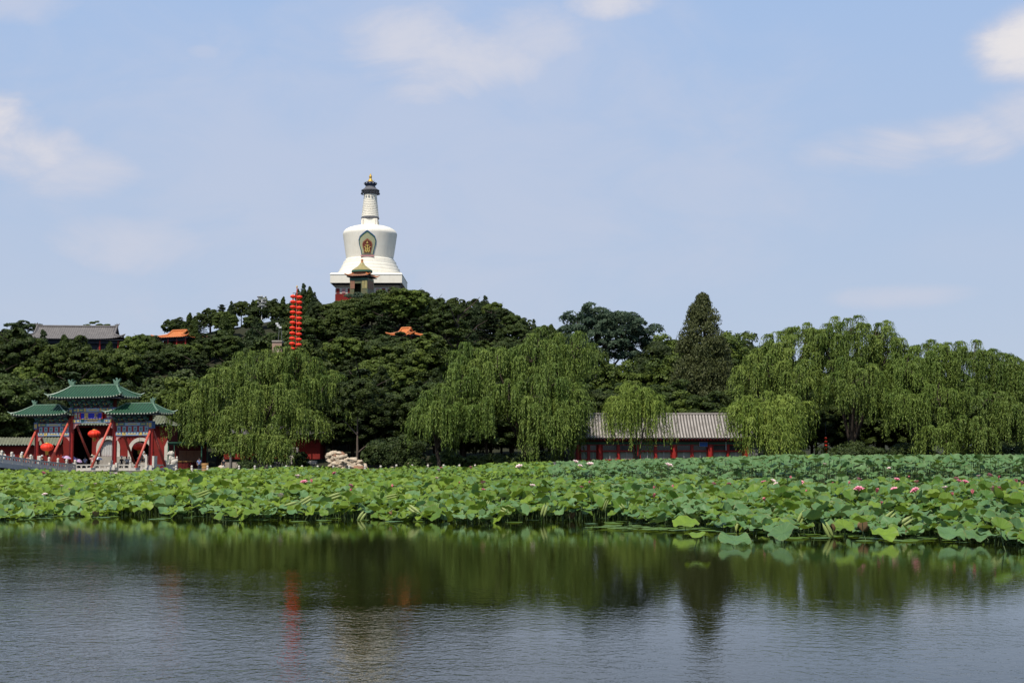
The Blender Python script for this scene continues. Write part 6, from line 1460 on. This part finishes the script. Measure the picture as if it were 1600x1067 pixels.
    # --- flowers
    FL = [(1341, 750, 'p', 1), (1252, 755, 'p', 1), (1236, 746, 'b', .8), (1301, 755, 'b', .6), (1326, 754, 'b', .7), (1342, 766, 'p', 1.2), (1370, 768, 'b', 1), (1381, 754, 'b', .8), (1401, 749.5, 'p', .9), (1398, 765.5, 'p', .9), (1432, 754, 'p', 1), (1431, 767.5, 'p', 1.1), (1389, 732, 'w', .7), (1421, 745, 'b', .6), (1460, 746, 'w', .7), (1494, 749, 'p', 1), (1507.5, 754, 'p', 1.1), (1498, 752, 'p', .9), (1477, 764, 'w', .9), (1489, 772, 'b', .8), (1519.5, 770, 'b', 1), (1556, 768, 'p', 1.35), (1529.5, 745, 'w', .9), (1546, 744, 'p', 1.1), (1560, 745.5, 'b', .8), (1589, 752, 'b', 1.1), (1596, 755.5, 'p', 1), (1377, 786, 'b', .6), (1259, 767, 'b', .6), (1288, 726, 'w', .8), (1207, 752, 'w', .9), (1213, 756, 'w', .7),
          (908, 762, 'p', .8), (1021, 762, 'b', .8), (1022, 775, 'b', .9), (1050.5, 760, 'b', .8), (1114.5, 757.5, 'p', 1), (1139, 757, 'p', .8), (1194, 755, 'p', 1.1), (1195, 781, 'b', .8), (1044, 729.5, 'w', 1.4), (920, 753, 'b', .7), (922, 727, 'w', 1.2), (832, 759, 'w', .8), (867, 725, 'w', 1), (899, 722, 'w', 1.3), (812, 731, 'w', 1.5), (906, 728, 'w', .8),
          (465, 745.5, 'w', 1.1), (475, 754, 'p', 1.1), (487.5, 752, 'b', 1), (547.5, 760, 'p', 1), (547.5, 766, 'b', .8), (438, 776, 'w', 1.1), (613, 759, 'b', .8), (682, 747.5, 'w', .8), (755, 755, 'p', 1), (755, 766, 'p', .8), (717, 754, 'b', .6), (523, 740, 'p', 1), (690, 730.5, 'p', .8), (685.5, 735, 'w', 1), (735, 730.5, 'p', 1),
          (96, 760, 'w', .8), (109, 765.5, 'w', .8), (67, 740, 'p', 1), (149, 757, 'w', .8), (235.5, 751, 'w', .7), (294.5, 750, 'b', .6), (70, 773, 'w', .8), (181, 740, 'w', .6)]
    def petals(mb, m, openness, n, r, seed):
        rr = random.Random(seed)
        for ringk, (cnt_, op, ln) in enumerate(((n, openness, 1.0), (n - 2, openness * .62, .95), (n - 4, openness * .3, .85))):
            for i in range(max(3, cnt_)):
                a = 2 * math.pi * i / max(3, cnt_) + ringk * .4 + rr.uniform(-.1, .1); L = r * ln * rr.uniform(.9, 1.08); W = L * .34
                e1 = Vector((math.cos(a), math.sin(a), 0)); e2 = Vector((-math.sin(a), math.cos(a), 0)); vs = []; K = 5
                for j in range(K + 1):
                    f = j / K; bendo = op * (.35 + .65 * f); q = e1 * (math.sin(bendo) * L * f + r * .08) + Vector((0, 0, math.cos(bendo) * L * f))
                    w = W * math.sin(math.pi * min(1, f * .86 + .1)) * (1 if j < K else .05); up = Vector((0, 0, 1)) * .25 * w + (-e1) * .35 * w
                    vs += [tuple(q - e2 * w + up), tuple(q), tuple(q + e2 * w + up)]
                mb.add(vs, [(j * 3 + s, j * 3 + s + 1, (j + 1) * 3 + s + 1, (j + 1) * 3 + s) for j in range(K) for s in (0, 1)], m)
    fm = {}
    for kd, m_, op in (('p', 'pink_petal', .95), ('w', 'pale_petal', .85), ('b', 'red_bud', .28)):
        for v in range(2): mb = MB(); petals(mb, m_, op + .15 * v, 9, .19 if kd != 'b' else .17, v + ord(kd)); fm[(kd, v)] = mb.mesh('petals', smooth=True)
    mb = MB(); mb.lathe([(.015, 0), (.03, .03), (.05, .07), (.045, .075)], 'seed_pod', 12); pod = mb.mesh('seed_pod')
    LB = {'p': ('open pink lotus flower', 'pink lotus flowers'), 'w': ('pale pinkish white lotus flower', 'pale lotus flowers'), 'b': ('deep pink lotus bud', 'lotus buds')}
    for q, (px, py, kd, sc) in enumerate(FL):
        Yk = 60.0
        for _ in range(60):
            zt = top_h(X(px, Yk), Yk) + .26; Yn = (CH - zt) * F / max(4, py - HOR + 1.5); Yn = min(Yn, 156.0); Yk = Yk * .7 + Yn * .3
        p = P(px, py + 1.5, Yk); part_ = 'in the far part of the bed' if Yk > 86 else ('in the right half of the bed' if px > 800 else 'in the left half of the bed')
        t = empty('lotus_flower', tuple(p), rg.uniform(0, 6), '%s standing above the leaves %s' % (LB[kd][0], part_), 'lotus flower', '%s %s' % (LB[kd][1], part_))
        f = link('petals', fm[(kd, q % 2)], t); s_ = min(1.75, sc * min(1.4, max(1, Yk / 62)) * .95); f.scale = (s_,) * 3; f.rotation_euler = (rg.uniform(.0, .5), rg.uniform(-.3, .3), 0)
        if kd != 'b': link('seed_pod', pod, t)
        s = link('stem', stems[1], t); s.scale = (1, 1, p.z + .05)
# ================================================================ BUILD
build_light()
build_ground()
build_paifang(); build_gate(); build_pagoda(); build_small_hall(); build_waterside(); build_red_house(); build_green_kiosk()
build_gable_pavilion('grey_roofed_hall', 'long grey tiled hall with upswept eaves on the left skyline', 'hall', 38, 194, 45, 166, 511, 533, 290, R(6), 'dark_grey_tile', 'dark_grey_tile', vg=.5, wall='bracket_dark', depth=5.5, wall_h=4.5)
build_gable_pavilion('orange_roofed_pavilion', 'orange edged pavilion roof among trees on the left slope', 'pavilion', 247, 308, 264, 288, 517.5, 529, 300, -R(22), 'orange_tile', 'orange_tile', vg=.5, depth=3.4, wall_h=3.2, chiwen=False, lift=.3)
build_gable_pavilion('orange_roofed_pavilion', 'smaller orange roofed pavilion in the trees right of the stairway', 'pavilion', 612, 655, 620, 634, 513.5, 525, 290, -R(24), 'orange_tile', 'orange_tile', vg=.55, depth=2.4, wall_h=3.0, chiwen=False, lift=.3)
build_rails(); build_lion(); build_people(); build_misc()
build_protos(); build_wood(); build_willows()
build_lotus()
print('objects', len(bpy.data.objects))
